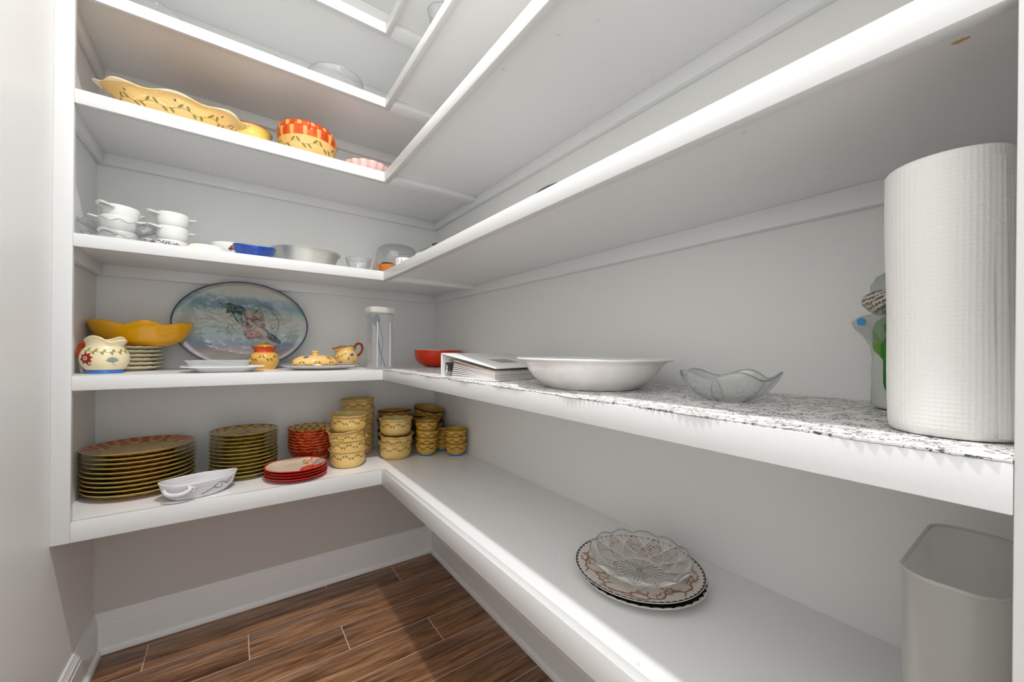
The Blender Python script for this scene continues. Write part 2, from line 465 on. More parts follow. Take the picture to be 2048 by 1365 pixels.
# ---- red scalloped bowls
def scal_mats():
    M = Mat('red_scalloped_glaze', rgb(206, 168, 92), .12).coords().polar()
    n = M.noise(30, 3); M.mix(M.z.gt(.026), rgb(172, 38, 8)); M.mix(M.z.gt(.026) * X.m('SUBTRACT', n, .48, clamp=True) * 1.8, rgb(220, 92, 22))
    a = M.done()
    M = Mat('scalloped_inside', rgb(214, 198, 122), .15).coords().polar(); u = M.th * (1 / (2 * PI)) + .5
    vine(M, u, M.z, 15, .036, .043, .003, .0065, .0026); M.mix(M.z.gt(.0565), rgb(206, 120, 60))
    return [a, M.done()]
def scal(n, az, ar, h, ph=0):
    def f(t, r, z, s):
        w = smoothstep(.35 * h, h, z); c = math.cos(n * t + ph)
        return pol(t, r + ar * c * w, z + az * c * w)
    return f
pr = curve_prof([(0, .004), (.040, .003), (.046, 0), (.050, .002), (.066, .018), (.077, .036), (.087, .058)], 3) + curve_prof([(.0865, .0605), (.083, .058), (.072, .037), (.060, .020), (.042, .008), (0, .007)], 3)
ms = [0] * 18 + [1] * 40
o = G().lathe(pr, 128, scal(14, .0026, .0034, .058), mi=ms[:len(pr) - 1]).obj('scalloped_bowl', scal_mats(), ang=180); tag(o, cat='bowl')
stack(o, 8, -.606, -.104, S5, .0118, 'rust-red scalloped bowl, {}, in stack beside salad plates', 'red scalloped bowl stack', jit=.0016)
# ---- vine ramekins (three stacks)
def cup_mat(name, body, streak, R, v0, n, per, wavy=None, rimcol=None, rimz=1, leaf=.0062, lowblue=None, green=GREEN):
    M = Mat(name, body, .14).coords().polar(); u = M.th * (1 / (2 * PI)) + .5
    streaky(M, streak, .4, (1, 1, .25), 40)
    vine(M, u, M.z, n, per, v0, .0014, leaf, leaf * .42, green)
    if wavy: M.mix((M.z - wavy - (u * (2 * PI * 16)).sin() * .0010).abs().lt(.0008), rgb(120, 50, 20))
    if rimcol: M.mix(M.z.gt(rimz), rimcol)
    return M.done()
H = .070
pr = curve_prof([(0, .003), (.040, .002), (.047, 0), (.055, .004), (.063, .016), (.0665, .032), (.067, .055), (.0695, .066), (.0735, .0705)], 3) + curve_prof([(.0735, .0722), (.071, .0722), (.0655, .066), (.063, .055), (.062, .033), (.057, .017), (.045, .008), (0, .007)], 3)
def wav(t, r, z, s): return pol(t, r, z + .0012 * math.cos(9 * t) * smoothstep(.055, .07, z))
M_cup = cup_mat('ramekin_glaze', CREAM, rgb(214, 158, 84), .067, .0465, 9, .047, wavy=.0635)
cup = G().lathe(pr, 72, wav, mi=[0] * 25 + [1] * 40 if False else ([0] * 26 + [1] * 60)[:len(pr) - 1]).obj('ramekin', [M_cup, M_cream_in], ang=180); tag(cup, cat='ramekin')
stack(cup, 4, -.496, -.265, S5, [0, .0475, .086, .139], 'cream ramekin with vine, {}, in front stack beside red plates', 'front ramekin stack', jit=.002, tilts=[(0, 0), (.0, -.05), (.02, -.16), (0, -.03)], rotz=[.3, 1.2, .5, 2])
c2 = dup(cup)
stack(c2, 5, -.418, -.098, S5, [0, .0455, .0905, .137, .178], 'cream ramekin with vine, {}, in tall stack against back wall', 'rear ramekin stack', jit=.003, tilts=[(0, 0), (.0, .03), (0, -.04), (.02, 0), (0, .02)], rotz=[.3, 1.2, .5, 2, 2.6])
c3 = dup(cup)
stack(c3, 3, -.294, -.252, S5, [0, .034, .101], 'cream ramekin with vine, {}, in stack of three near corner', 'ramekin stack of three', jit=.002, tilts=[(0, 0), (.03, -.07), (-.02, .02)], rotz=[.3, 1.2, .5])
# ---- wide bowls with dark rims
pr = curve_prof([(0, .003), (.036, .003), (.040, 0), (.044, .003), (.064, .016), (.078, .036), (.084, .058)], 3) + curve_prof([(.0835, .0605), (.080, .059), (.073, .037), (.059, .019), (.038, .008), (0, .007)], 3)
M_wide = cup_mat('wide_bowl_glaze', rgb(216, 172, 84), rgb(188, 132, 52), .08, .044, 9, .055, rimcol=rgb(58, 34, 18), rimz=.0535, leaf=.0075, green=rgb(70, 72, 22))
wb = G().lathe(pr, 64, mi=([0] * 19 + [1] * 60)[:len(pr) - 1]).obj('cereal_bowl', [M_wide, M_amber_in]); tag(wb, cat='bowl')
wb.scale = (.92, .92, 1)
stack(wb, 5, -.246, -.092, S5, [0, .030, .060, .090, .124], 'amber cereal bowl with dark rim, {}, in stack behind three ramekins', 'cereal bowl stack by ramekins', jit=.002, tilts=[(0, 0), (0, 0), (.02, -.02), (.06, -.09), (.04, -.04)])
w2 = dup(wb)
stack(w2, 5, -.086, -.112, S5, [0, .030, .060, .090, .126], 'amber cereal bowl with dark rim, {}, in leaning stack in corner', 'cereal bowl stack in corner', jit=.002, tilts=[(0, 0), (0, 0), (.04, -.03), (.1, -.06), (.16, -.12)])
# ---- little cups with blue feet
pr = curve_prof([(0, .004), (.026, .004), (.031, .007), (.041, .020), (.047, .036), (.0505, .056)], 3) + curve_prof([(.050, .058), (.047, .057), (.0435, .037), (.038, .021), (.026, .010), (0, .009)], 3)
M_small = cup_mat('small_cup_glaze', rgb(222, 178, 78), rgb(196, 138, 50), .047, .040, 7, .041, rimcol=rgb(124, 56, 20), rimz=.0545, leaf=.0058, green=rgb(64, 70, 18))
def make_small():
    e = empty('dessert_cup'); tag(e, cat='cup')
    G().lathe(pr, 48, mi=([0] * 16 + [1] * 60)[:len(pr) - 1]).obj('cup_body', [M_small, M_yel_in], e)
    f = G().lathe([(0, .0005), (.026, 0), (.0305, 0), (.0315, .005), (.0305, .0085), (0, .006)], 40).obj('foot', M_blue, e); f['label'] = 'blue foot ring'
    return e
sc = make_small()
stack(sc, 4, -.165, -.288, S5, [0, .027, .060, .094], 'small yellow vine cup with blue foot, {}, in stack of four', 'stack of four small cups', jit=.001, tilts=[(0, 0), (.02, .03), (0, -.06), (.02, -.03)])
s2 = dup(sc)
stack(s2, 3, -.055, -.362, S5, [0, .031, .060], 'small yellow vine cup with blue foot, {}, in stack of three', 'stack of three small cups', jit=.001, tilts=[(0, 0), (.0, .03), (0, 0)])
s3 = dup(sc)
stack(s3, 2, -.064, -.245, S5, [0, .036], 'small yellow vine cup with blue foot, {}, in pair behind others', 'pair of small cups', jit=.001)
# ---- red floral plates
def redplate_mats():
    M = Mat('polka_floral_top', rgb(232, 214, 190), .14).coords().polar()
    px, py = M.x * 78 + (M.y * 78).floor() * .5, M.y * 78
    d = ((px.fract() - .5) * (px.fract() - .5) + (py.fract() - .5) * (py.fract() - .5))
    M.mix(d.lt(.035) * .8, rgb(190, 140, 70))
    n = M.noise(70, 3); q = (M.x - .085) * (M.x - .085) + (M.y + .030) * (M.y + .030)
    M.mix((q.lt(.0042) * (n + .2).gt(.62)).max(q.lt(.0022)), rgb(202, 44, 24)); M.mix(q.lt(.0032) * n.gt(.54) * .9, rgb(232, 96, 60))
    q2 = (M.x - .080) * (M.x - .080) + (M.y - .040) * (M.y - .040); M.mix(q2.lt(.0011) * n.gt(.44), rgb(96, 158, 170))
    q3 = (M.x - .045) * (M.x - .045) + (M.y - .062) * (M.y - .062); M.mix(q3.lt(.0012) * n.gt(.5), rgb(224, 132, 96)); M.mix((q3 - .0012).abs().lt(.0006) * n.gt(.55), rgb(170, 150, 60))
    M.mix(M.r.gt(.097), rgb(206, 70, 40)); a = M.done()
    return [plain('red_glaze', rgb(206, 14, 22), .1), a]
pp = plate_prof(.103, .018, .064, .005)
o = G().lathe(pp, 72, mi=([0] * 11 + [1] * 40)[:len(pp) - 1]).obj('floral_plate', redplate_mats()); tag(o, cat='plate')
stack(o, 4, -.685, -.309, S5, .0095, 'red plate with dotted floral face, {}, beside front ramekins', 'red floral plate stack', jit=.0012, rotz=[.2, 1, 2, -.35])
# ---- pottery boat dish
def boat():
    e = empty('pottery_boat_dish', (-.966, -.338, S5), (0, 0, math.atan2(.055, .19)))
    tag(e, 'grey-white pottery boat dish with curled handle in front of plates', 'dish')
    M = Mat('grey_white_glaze', rgb(226, 224, 225), .2).coords()
    n = M.noise(10, 3, .5, scl=(1, 1, 14)); M.mix(X.m('SUBTRACT', n, .4, clamp=True) * 1.6, rgb(190, 184, 187)); mt = M.done()
    a, b, h = .106, .058, .050
    pr = curve_prof([(0, .002), (.54, .0), (.68, .004), (.86, .022), (.97, .050)], 4) + curve_prof([(.98, .055), (.945, .055), (.90, .044), (.80, .022), (.58, .009), (0, .008)], 4)
    def md(t, r, z, s):
        c, sn = math.cos(t), math.sin(t)
        y = b * r * (abs(sn) ** 1.0) * math.copysign(1, sn) * (1.0 - (.18 if c > 0 else -.10) * c * c)
        x = a * r * (math.copysign(abs(c) ** .92, c) if c > 0 else c * .97)
        lift = .006 * (abs(c) ** 6) * smoothstep(.02, .05, z)
        return (x, y, z + lift)
    G().lathe(pr, 72, md).obj('dish_body', mt, e, ang=180)
    g = G(); pts = catmull([(-.092, -.030, .044), (-.088, -.041, .034), (-.074, -.053, .029), (-.056, -.0605, .030), (-.041, -.0625, .036), (-.035, -.0595, .044), (-.042, -.057, .048)], 8)
    g.tube(pts, lambda s: .0042 + .0030 * math.sin(PI * s), 10)
    curl = [(-.030 + .0085 * math.cos(t) * (1 - t / 14), -.0625, .038 + .0085 * math.sin(t) * (1 - t / 14)) for t in [i * .5 for i in range(18)]]
    g.tube(curl, .0024, 6)
    g.obj('curled_handle', mt, e, ang=180)
    g = G(); mb = plain('slate_blue_brush', rgb(104, 124, 134), .3)
    for pts in ([(-.005, .012), (.02, .024), (.035, .036), (.045, .040), (.058, .036), (.068, .037), (.078, .044)], [(.028, .030), (.036, .022), (.048, .024), (.05, .034)], [(.056, .036), (.066, .028), (.076, .034)]):
        c = catmull([Vector((p[0], p[1], 0)) for p in pts], 6); q = []
        for p in c:
            z = p.y; rr = next((pr[i][0] + (pr[i + 1][0] - pr[i][0]) * (z - pr[i][1]) / (pr[i + 1][1] - pr[i][1] or 1) for i in range(6, 16) if pr[i][1] <= z <= pr[i + 1][1]), .9)
            cc = max(-1, min(1, p.x / (a * rr))); sn = -math.sqrt(1 - cc * cc)
            q.append((p.x, b * rr * sn * (1 - (.18 if cc > 0 else -.10) * cc * cc) - .0006, z))
        g.tube(q, .0016, 6)
    g.obj('brushed_flourish', mb, e)
boat()
# ---- coral plates and cut-glass bowl
def coral_mats(top):
    M = Mat('coral_plate_face' if top else 'dark_plate_face', rgb(222, 214, 204) if top else rgb(26, 24, 26), .14).coords().polar()
    u = M.th * (1 / (2 * PI)) + .5
    if top:
        z = ((u * 62).fract() - .5).abs()
        M.mix((M.r - .1218).gt(z * .009) * M.r.lt(.1280), rgb(26, 34, 42))
        for (cx, cy, rx, ry) in ((-.01, .01, .030, .040), (.02, -.02, .026, .022)):
            p, q = (M.x - cx) * (1 / rx), (M.y - cy) * (1 / ry); M.mix((p * p + q * q).lt(1) * .75, rgb(132, 140, 98))
    else:
        z = ((u * 40).fract() - .5).abs(); M.mix((M.r - .122).gt(z * .010), rgb(214, 208, 200))
    return M.done()
def coral_prof(): return plate_prof(.129, .020, .074, .005, .75)
pp = coral_prof(); mi = ([0] * 11 + [1] * 40)[:len(pp) - 1]
M_pw = plain('plate_white', rgb(224, 221, 216), .15)
cx, cy = -.182, -1.441
o = G().lathe(pp, 96, mi=mi).obj('black_rimmed_plate', [M_pw, coral_mats(False)], loc=(cx, cy, S5)); tag(o, 'white-backed plate with black face under the coral plate', 'plate')
e = empty('coral_plate', (cx - .004, cy + .003, S5 + .0105)); tag(e, 'round plate printed with red coral branches and dashed black edge', 'plate')
G().lathe(pp, 96, mi=mi).obj('plate_body', [M_pw, coral_mats(True)], e)
def plate_z(r):
    rf, R, h, th, lip = .074, .129, .020, .005, .75
    if r < rf * 1.03: return .003 + th * .8
    t = (r - rf * 1.03) / (R - rf * 1.03); return .003 + th + (h - .003 - th) * (lip * t + (1 - lip) * t * t)
g = G(); rr = random.Random(5)
def twig(x, y, a, L, w, depth):
    pts = [(x, y)]
    for i in range(3):
        a += rr.uniform(-.3, .3); x, y = x + math.cos(a) * L / 3, y + math.sin(a) * L / 3
        if not (.060 < math.hypot(x, y) < .118): break
        pts.append((x, y))
    n = len(pts) - 1
    if n < 1: return
    v = []; f = []
    for i, p_ in enumerate(pts):
        q0, q1 = pts[max(i - 1, 0)], pts[min(i + 1, n)]; d = Vector((q1[0] - q0[0], q1[1] - q0[1])).normalized(); ww = w * (1 - .25 * i / n); z = plate_z(math.hypot(*p_)) + .0009
        v += [(p_[0] - d.y * ww, p_[1] + d.x * ww, z), (p_[0] + d.y * ww, p_[1] - d.x * ww, z)]
    for i in range(n): f.append([2 * i, 2 * i + 1, 2 * i + 3, 2 * i + 2])
    g.add(v, f)
    if depth and n == 3:
        for sg in (-1, 1): twig(x, y, a + sg * rr.uniform(.45, .85), L * .74, w * .80, depth - 1)
        if depth > 1: twig(pts[1][0], pts[1][1], a + rr.choice((-1, 1)) * rr.uniform(.8, 1.2), L * .6, w * .7, depth - 2)
for k in range(8):
    a = k * 2 * PI / 8 + .2 + rr.uniform(-.1, .1); r0 = .110
    for da, L in ((2.2, .022), (-1.75, .021)): twig(r0 * math.cos(a), r0 * math.sin(a), a + da, L, .0013, 3)
o = g.obj('coral_print', plain('coral_red_print', rgb(146, 60, 36), .3), e, smooth=False); o['label'] = 'rust-red branching coral print'; o['kind'] = 'stuff'
def crystal():
    N = 12
    prof = curve_prof([(0, 0), (.036, 0), (.052, .001), (.066, .005), (.086, .017), (.102, .031)], 12)
    prof_in = [(max(r - .0045 * min(1, r / .05), 0), z + .0045) for r, z in prof][::-1]
    full = prof + [(.1028, .0335), (.100, .0348)] + prof_in[1:]
    L = len(prof)
    def relief(t, s):
        a = t * N / (2 * PI)
        if s < .30: return -.0012 * (1 - abs(math.sin(t * N))) if s > .03 else 0
        if s < .36: return .0010
        if s < .55:
            v = (s - .36) / .19; return -.0012 * (abs((a % 1) - .5) < .10 * (1 - v) + .02)
        v = (s - .55) / .45
        l1 = abs(((a + v) % 1) - .5); l2 = abs(((a - v) % 1) - .5)
        if l1 > .45 or l2 > .45: return -.0016
        if .25 < v < .75 and abs(((a + .5) % 1) - .5) < .5 * (1 - abs(v - .5) * 2) + .02: return -.0007 * (((a * 6 + v * 6) % 1 < .35) or ((a * 6 - v * 6) % 1 < .35))
        return -.0009 * (((a * 8) % 1) < .4)
    def md(t, r, z, s):
        i = round(s * (len(full) - 1)); sc = .0082 * abs(math.cos(t * N / 2)) * smoothstep(.017, .033, z)
        if 0 < i < L:
            d = relief(t, i / (L - 1)); r = r + d * (.3 + .7 * min(1, z / .03)) ; z = z + (-d if z < .004 else 0)
        return pol(t, r, z + sc)
    M = Mat('cut_crystal', (.97, .96, .95, 1), .02)
    M.b.inputs['Transmission Weight'].default_value = 1; M.b.inputs['IOR'].default_value = 1.42
    o = G().lathe(full, 288, md).obj('cut_glass_bowl', glass('cut_glass', (.985, .98, .975, 1), .05, .03, rgb(222, 216, 210), .16), loc=(0, 0, 0), ang=14)
    o.scale = (1, 1, 1)
    e = empty('cut_glass_bowl', (-.186, -1.442, S5 + .0105 + .0085)); tag(e, 'cut-glass bowl with scalloped rim set on the coral plate', 'bowl')
    o.parent = e; o.location = (0, 0, 0); o.name = 'bowl_wall'
    def P(t, s_, off=.0006):
        x = s_ * (L - 1); i = min(int(x), L - 2); q = x - i
        r, z = prof[i][0] + (prof[i + 1][0] - prof[i][0]) * q, prof[i][1] + (prof[i + 1][1] - prof[i][1]) * q
        return pol(t, max(r + off * min(1, z / .02), 0), z + .0082 * abs(math.cos(t * N / 2)) * smoothstep(.017, .033, z) - off * (z < .004) * -1)
    g = G(); st = 2 * PI / N
    for k in range(N):
        for d in (1, -1): g.tube([P((k + .5 + d * v * 1.0) * st, .52 + .46 * v) for v in [i / 14 for i in range(15)]], .0013, 5)
        for j in range(-3, 4): g.tube([P((k + j * .115 * v) * st, .74 + .23 * v) for v in (0, .33, .66, 1)], .0008, 4)
        for j in range(-2, 3):
            c = (k + .5) * st
            g.tube([P(c + (j * .11 - .20 + .4 * q) * st, .75 + (-.10 + .20 * q) - j * .028) for q in (0, .5, 1)], .0005, 4); g.tube([P(c + (j * .11 + .20 - .4 * q) * st, .75 + (-.10 + .20 * q) + j * .028) for q in (0, .5, 1)], .0005, 4)
        g.tube([P((k + .5) * st, q) for q in (.36, .42, .48, .54)], lambda q: .0004 + .0018 * math.sin(PI * q), 5)
        for d in (.30, -.30): g.tube([P((k + .5 + d * q) * st, .37 + .13 * q) for q in (0, .5, 1)], .0006, 4)
        for j in (0, .5): g.tube([P((k + j) * st, q) for q in (.05, .12, .20, .27)], lambda q: .0012 * q + .0003, 4)
    for q in (.29, .345): g.tube([P(2 * PI * i / 72, q) for i in range(72)], .0009, 5, closed=True)
    r_ = g.obj('cut_pattern', glass('cut_ridge_glass', (.95, .94, .93, 1), .08, .80, rgb(252, 250, 248), .2), e); r_['kind'] = 'stuff'
    g = G(); g.tube([P(2 * PI * i / 144, 1.0, -.001) for i in range(144)], .0015, 6, closed=True); g.obj('rim', M_glassrim, e, ang=180)
crystal()
# ---- translucent bin
def rrect(hx, hy, r, n=6):
    out = []
    for (sx, sy, a0) in ((1, 1, 0), (-1, 1, PI / 2), (-1, -1, PI), (1, -1, 3 * PI / 2)):
        for k in range(n + 1):
            a = a0 + PI / 2 * k / n; out.append((sx * (hx - r) + r * math.cos(a), sy * (hy - r) + r * math.sin(a)))
    return out
def loft(g, rings, mi=0, cap0=True, cap1=False):
    n = len(rings[0]); v = [p for r in rings for p in r]; f = []
    for i in range(len(rings) - 1):
        for k in range(n): f.append([i * n + k, i * n + (k + 1) % n, (i + 1) * n + (k + 1) % n, (i + 1) * n + k])
    if cap0: f.append(list(range(n))[::-1])
    if cap1: f.append([(len(rings) - 1) * n + k for k in range(n)])
    g.add(v, f, mi)
def ring(hx, hy, r, z, n=6): return [(x, y, z) for x, y in rrect(hx, hy, r, n)]
e = empty('storage_bin', (-.20, -1.8865, S5)); tag(e, 'tall translucent plastic bin with rounded corners on lowest shelf', 'bin')
g = G(); hx, hy = .104, .0385
loft(g, [ring(hx - .016, hy - .007, .022, .002), ring(hx - .010, hy - .003, .026, .0), ring(hx - .008, hy - .002, .026, .006), ring(hx, hy, .028, .244)])
loft(g, [ring(hx - .0016, hy - .0016, .027, .244), ring(hx - .0096, hy - .0036, .025, .008), ring(hx - .014, hy - .006, .022, .004)], cap0=False, cap1=True)
g.obj('bin_body', M_milky, e)
g = G(); loft(g, [ring(hx + .0002, hy + .0002, .0285, .2435), ring(hx + .0012, hy + .0012, .029, .2455), ring(hx + .0004, hy + .0004, .0285, .2470), ring(hx - .0018, hy - .0018, .027, .2465), ring(hx - .0018, hy - .0018, .027, .2435), ring(hx + .0002, hy + .0002, .0285, .2435)], cap0=False); g.obj('rim', M_milkyrim, e)
# ================================================================== shelf with the paper liner
def liner():
    g = G(); ys, ye = -.285, YF + .0375; n = 330; top = S4 + .0009; v = []; f = []
    cols = [0, .12, .3, .6, 1.0]
    for i in range(n + 1):
        y = ys + (ye - ys) * i / n
        fx = -D2 - .0012 + (.0016 if i % 2 else 0) + .0012 * math.sin(y * 31) + .0006 * math.sin(y * 83)
        for j, c in enumerate(cols):
            x = fx + (-.006 - fx) * c
            lift = .0022 * smoothstep(.10, 0, abs(y + 1.72)) * (1 - c) if False else 0
            v.append((x, y, top + .0005 + .0006 * (1 + math.sin(y * 23 + c * 5)) * (.3 + .7 * (1 - c)) + lift))
        v.append((fx + .0006, y, S4 + .0002))
    m = len(cols) + 1
    for i in range(n):
        for j in range(len(cols) - 1): f.append([i * m + j, (i + 1) * m + j, (i + 1) * m + j + 1, i * m + j + 1])
        f.append([i * m + m - 1, (i + 1) * m + m - 1, (i + 1) * m, i * m])
    M = Mat('printed_liner_paper', rgb(238, 236, 234), .5).coords()
    n1 = M.noise(75, 1, .5, dist=2.2); n2 = M.noise(60, 1, .5); n3 = M.noise(130, 1, .5, dist=1.5)
    line = ((n1 - .5).abs()).lt(.038) * n2.gt(.43); dot = n3.gt(.62) * n2.gt(.47)
    M.mix(line.max(dot) * .9, rgb(58, 58, 60))
    g.add(v, f); o = g.obj('shelf_liner', M.done()); tag(o, 'white paper shelf liner printed with grey scrolls', 'shelf liner')
liner()
L4 = S4 + .0030
# ---- scalloped cream plates and the big yellow bowl on them
def cpl():
    M = Mat('cream_plate_glaze', rgb(236, 228, 204), .18).coords().polar()
    M.mix(M.r.gt(.085) * .5, rgb(222, 200, 140)); a = M.done()
    pp = plate_prof(.088, .0155, .055, .0055)
    o = G().lathe(pp, 96, scal(20, .0008, .0016, .0155)).obj('scalloped_plate', [a], ang=180); tag(o, cat='plate')
    stack(o, 6, -1.172, -.108, S4, .0135, 'cream scalloped plate, {}, in stack under yellow bowl', 'cream plate stack', jit=.002, offs=[None, (.003, 0), (.001, .001), (.004, 0), (.003, .001), (.002, 0)])
cpl()
def yellow_bowl():
    pr = curve_prof([(0, .003), (.050, .003), (.058, 0), (.066, .004), (.092, .018), (.109, .044), (.120, .074)], 5) + curve_prof([(.1195, .0765), (.116, .074), (.103, .046), (.086, .022), (.056, .010), (0, .008)], 5)
    def md(t, r, z, s):
        w = smoothstep(.02, .078, z); big = .65 * math.cos(6 * t + 2.2) + .45 * math.cos(9 * t + .4)
        teeth = abs(math.sin(36 * t)) * .0042 * smoothstep(.068, .078, z)
        fl = 1 + .035 * w * big
        return (r * fl * 1.13 * math.cos(t), r * fl * .88 * math.sin(t), z + .0075 * w * big + .002 * w * math.cos(2 * t) + teeth)
    M = Mat('deep_yellow_glaze', rgb(232, 168, 10), .12).coords(); n = M.noise(9, 2); M.mix(X.m('SUBTRACT', n, .45, clamp=True) * .9, rgb(206, 132, 6))
    o = G().lathe(pr, 192, md).obj('ruffled_serving_bowl', M.done(), loc=(-1.134, -.112, S4 + 5 * .0135 + .0165), ang=180)
    tag(o, 'large deep yellow bowl with ruffled toothed rim, on cream plates', 'bowl')
yellow_bowl()
# ---- decals on round bodies
def decal_round(g, shape, th0, z0, rfun, scale=1.0, rot=0, off=.0007, mi=0):
    """flat polygon (list of (u, v) in metres) wrapped on a body of revolution"""
    c, s = math.cos(rot), math.sin(rot); v = []
    for (u, w) in shape:
        uu, ww = (u * c - w * s) * scale, (u * s + w * c) * scale
        z = z0 + ww; r = rfun(z) + off; t = th0 + uu / r
        v.append((r * math.cos(t), r * math.sin(t), z))
    g.add(v, [list(range(len(v)))], mi)
def petal(L, w, n=8):
    a = [(L * i / n, w * math.sin(PI * (i / n) ** .8)) for i in range(n + 1)]
    return a + [(x, -y) for x, y in a[-2:0:-1]]
def ell(a, b, n=14): return [(a * math.cos(2 * PI * i / n), b * math.sin(2 * PI * i / n)) for i in range(n)]
def prof_r(pts):
    cp = catmull([Vector((a, b)) for a, b in pts], 12)
    def f(z):
        best = cp[0].x
        for i in range(len(cp) - 1):
            if (cp[i].y - z) * (cp[i + 1].y - z) <= 0 and cp[i].y != cp[i + 1].y:
                best = cp[i].x + (cp[i + 1].x - cp[i].x) * (z - cp[i].y) / (cp[i + 1].y - cp[i].y)
        return best
    return f
M_green = plain('painted_green', rgb(142, 150, 88), .25); M_red = plain('painted_red', rgb(160, 26, 20), .25); M_violet = plain('painted_violet', rgb(112, 100, 156), .25); M_slate = plain('painted_slate_blue', rgb(138, 150, 156), .25); M_orange = plain('painted_orange', rgb(216, 100, 36), .25)
DEC = [M_green, M_red, M_violet, M_slate, M_orange, M_whitewarm]
def wrap_vine(g, t0, t1, zf, rfun, n, L=.009, w=.0032, mi=0):
    pts = []
    for i in range(41):
        t = t0 + (t1 - t0) * i / 40; z = zf(i / 40); r = rfun(z) + .0004; pts.append((r * math.cos(t), r * math.sin(t), z))
    g.tube(pts, .0006, 4, mi=mi)
    for k in range(n):
        q = (k + .5) / n
        for sg in (1, -1): decal_round(g, petal(L, w), t0 + (t1 - t0) * (q + .02 * sg), zf(q), rfun, 1, (.95 * sg if t1 > t0 else PI - .95 * sg), mi=mi)
# ---- cream pitcher with blue foot; camera sees its side at about -60 degrees
def pitcher():
    e = empty('cream_pitcher', (-1.196, -.268, S4)); tag(e, 'cream pitcher with red and blue flowers and blue foot', 'pitcher')
    pts = [(.037, .010), (.045, .017), (.0525, .032), (.0545, .048), (.050, .066), (.042, .080), (.0415, .088), (.045, .098)]
    rf = prof_r(pts); pr = curve_prof([(0, .006)] + pts, 5) + curve_prof([(.0445, .1005), (.0425, .100), (.0385, .088), (.039, .080), (.046, .066), (.050, .048), (.048, .032), (.040, .018), (0, .013)], 4)
    sp = -.55   # spout heading
    def md(t, r, z, s):
        d = math.atan2(math.sin(t - sp), math.cos(t - sp)); w = smoothstep(.072, .100, z)
        k = math.exp(-(d / .45) ** 2)
        hump = .012 * math.exp(-((abs(d) - 1.45) / .6) ** 2) - .007 * math.exp(-((abs(d) - .62) / .28) ** 2)
        return pol(t, r * (1 + .26 * k * w), z + w * (.001 * k + hump))
    M = Mat('cream_pitcher_glaze', rgb(240, 224, 182), .2); G().lathe(pr, 96, md).obj('pitcher_body', M.done(), e, ang=180)
    f = G().lathe([(0, 0), (.040, 0), (.0415, .0025), (.041, .0095), (.038, .011), (0, .009)], 64).obj('foot', M_blue, e); f['label'] = 'glossy blue foot ring'
    h = sp + PI; g = G(); c, s = math.cos(h), math.sin(h)
    hp = catmull([(.044 * c, .044 * s, .084), (.058 * c, .058 * s, .090), (.070 * c, .070 * s, .080), (.072 * c, .072 * s, .062), (.066 * c, .066 * s, .044), (.051 * c, .051 * s, .032)], 8)
    g.tube(hp, .0062, 10, flat=1.4); o = g.obj('handle', M_rust, e, ang=180); o['label'] = 'rust-coloured loop handle'
    g = G(); a0 = -1.22   # facing the camera
    for k in range(8): decal_round(g, petal(.0195, .0056), a0 - .98, .046, rf, 1, k * 2 * PI / 8 + .2, mi=1)
    decal_round(g, ell(.0058, .0058), a0 - .98, .046, rf, 1, 0, off=.0011, mi=5)
    decal_round(g, ell(.0032, .0032), a0 - .98, .046, rf, 1, 0, off=.0014, mi=1)
    decal_round(g, petal(.012, .003), a0 - .95, .026, rf, 1, .2, mi=0)
    for k in range(7): decal_round(g, petal(.0165, .0029), a0 + .12, .036, rf, 1, PI / 2 + (k - 3) * .42, mi=3)
    decal_round(g, ell(.004, .0026), a0 + .12, .0355, rf, 1, 0, off=.0010, mi=0)
    q = []
    for i in range(9):
        z = .035 - .011 * (i / 8) ** .8; t = a0 + .12 + .20 * (i / 8) ** 1.6; r = rf(z) + .0005; q.append((r * math.cos(t), r * math.sin(t), z))
    g.tube(q, .0007, 4, mi=0)
    wrap_vine(g, a0 - 1.25, a0 + 1.05, lambda s: .0705 - .006 * math.sin(s * 3.0), rf, 6, .0105, .0034)
    g.obj('painted_flowers', DEC, e)
pitcher()
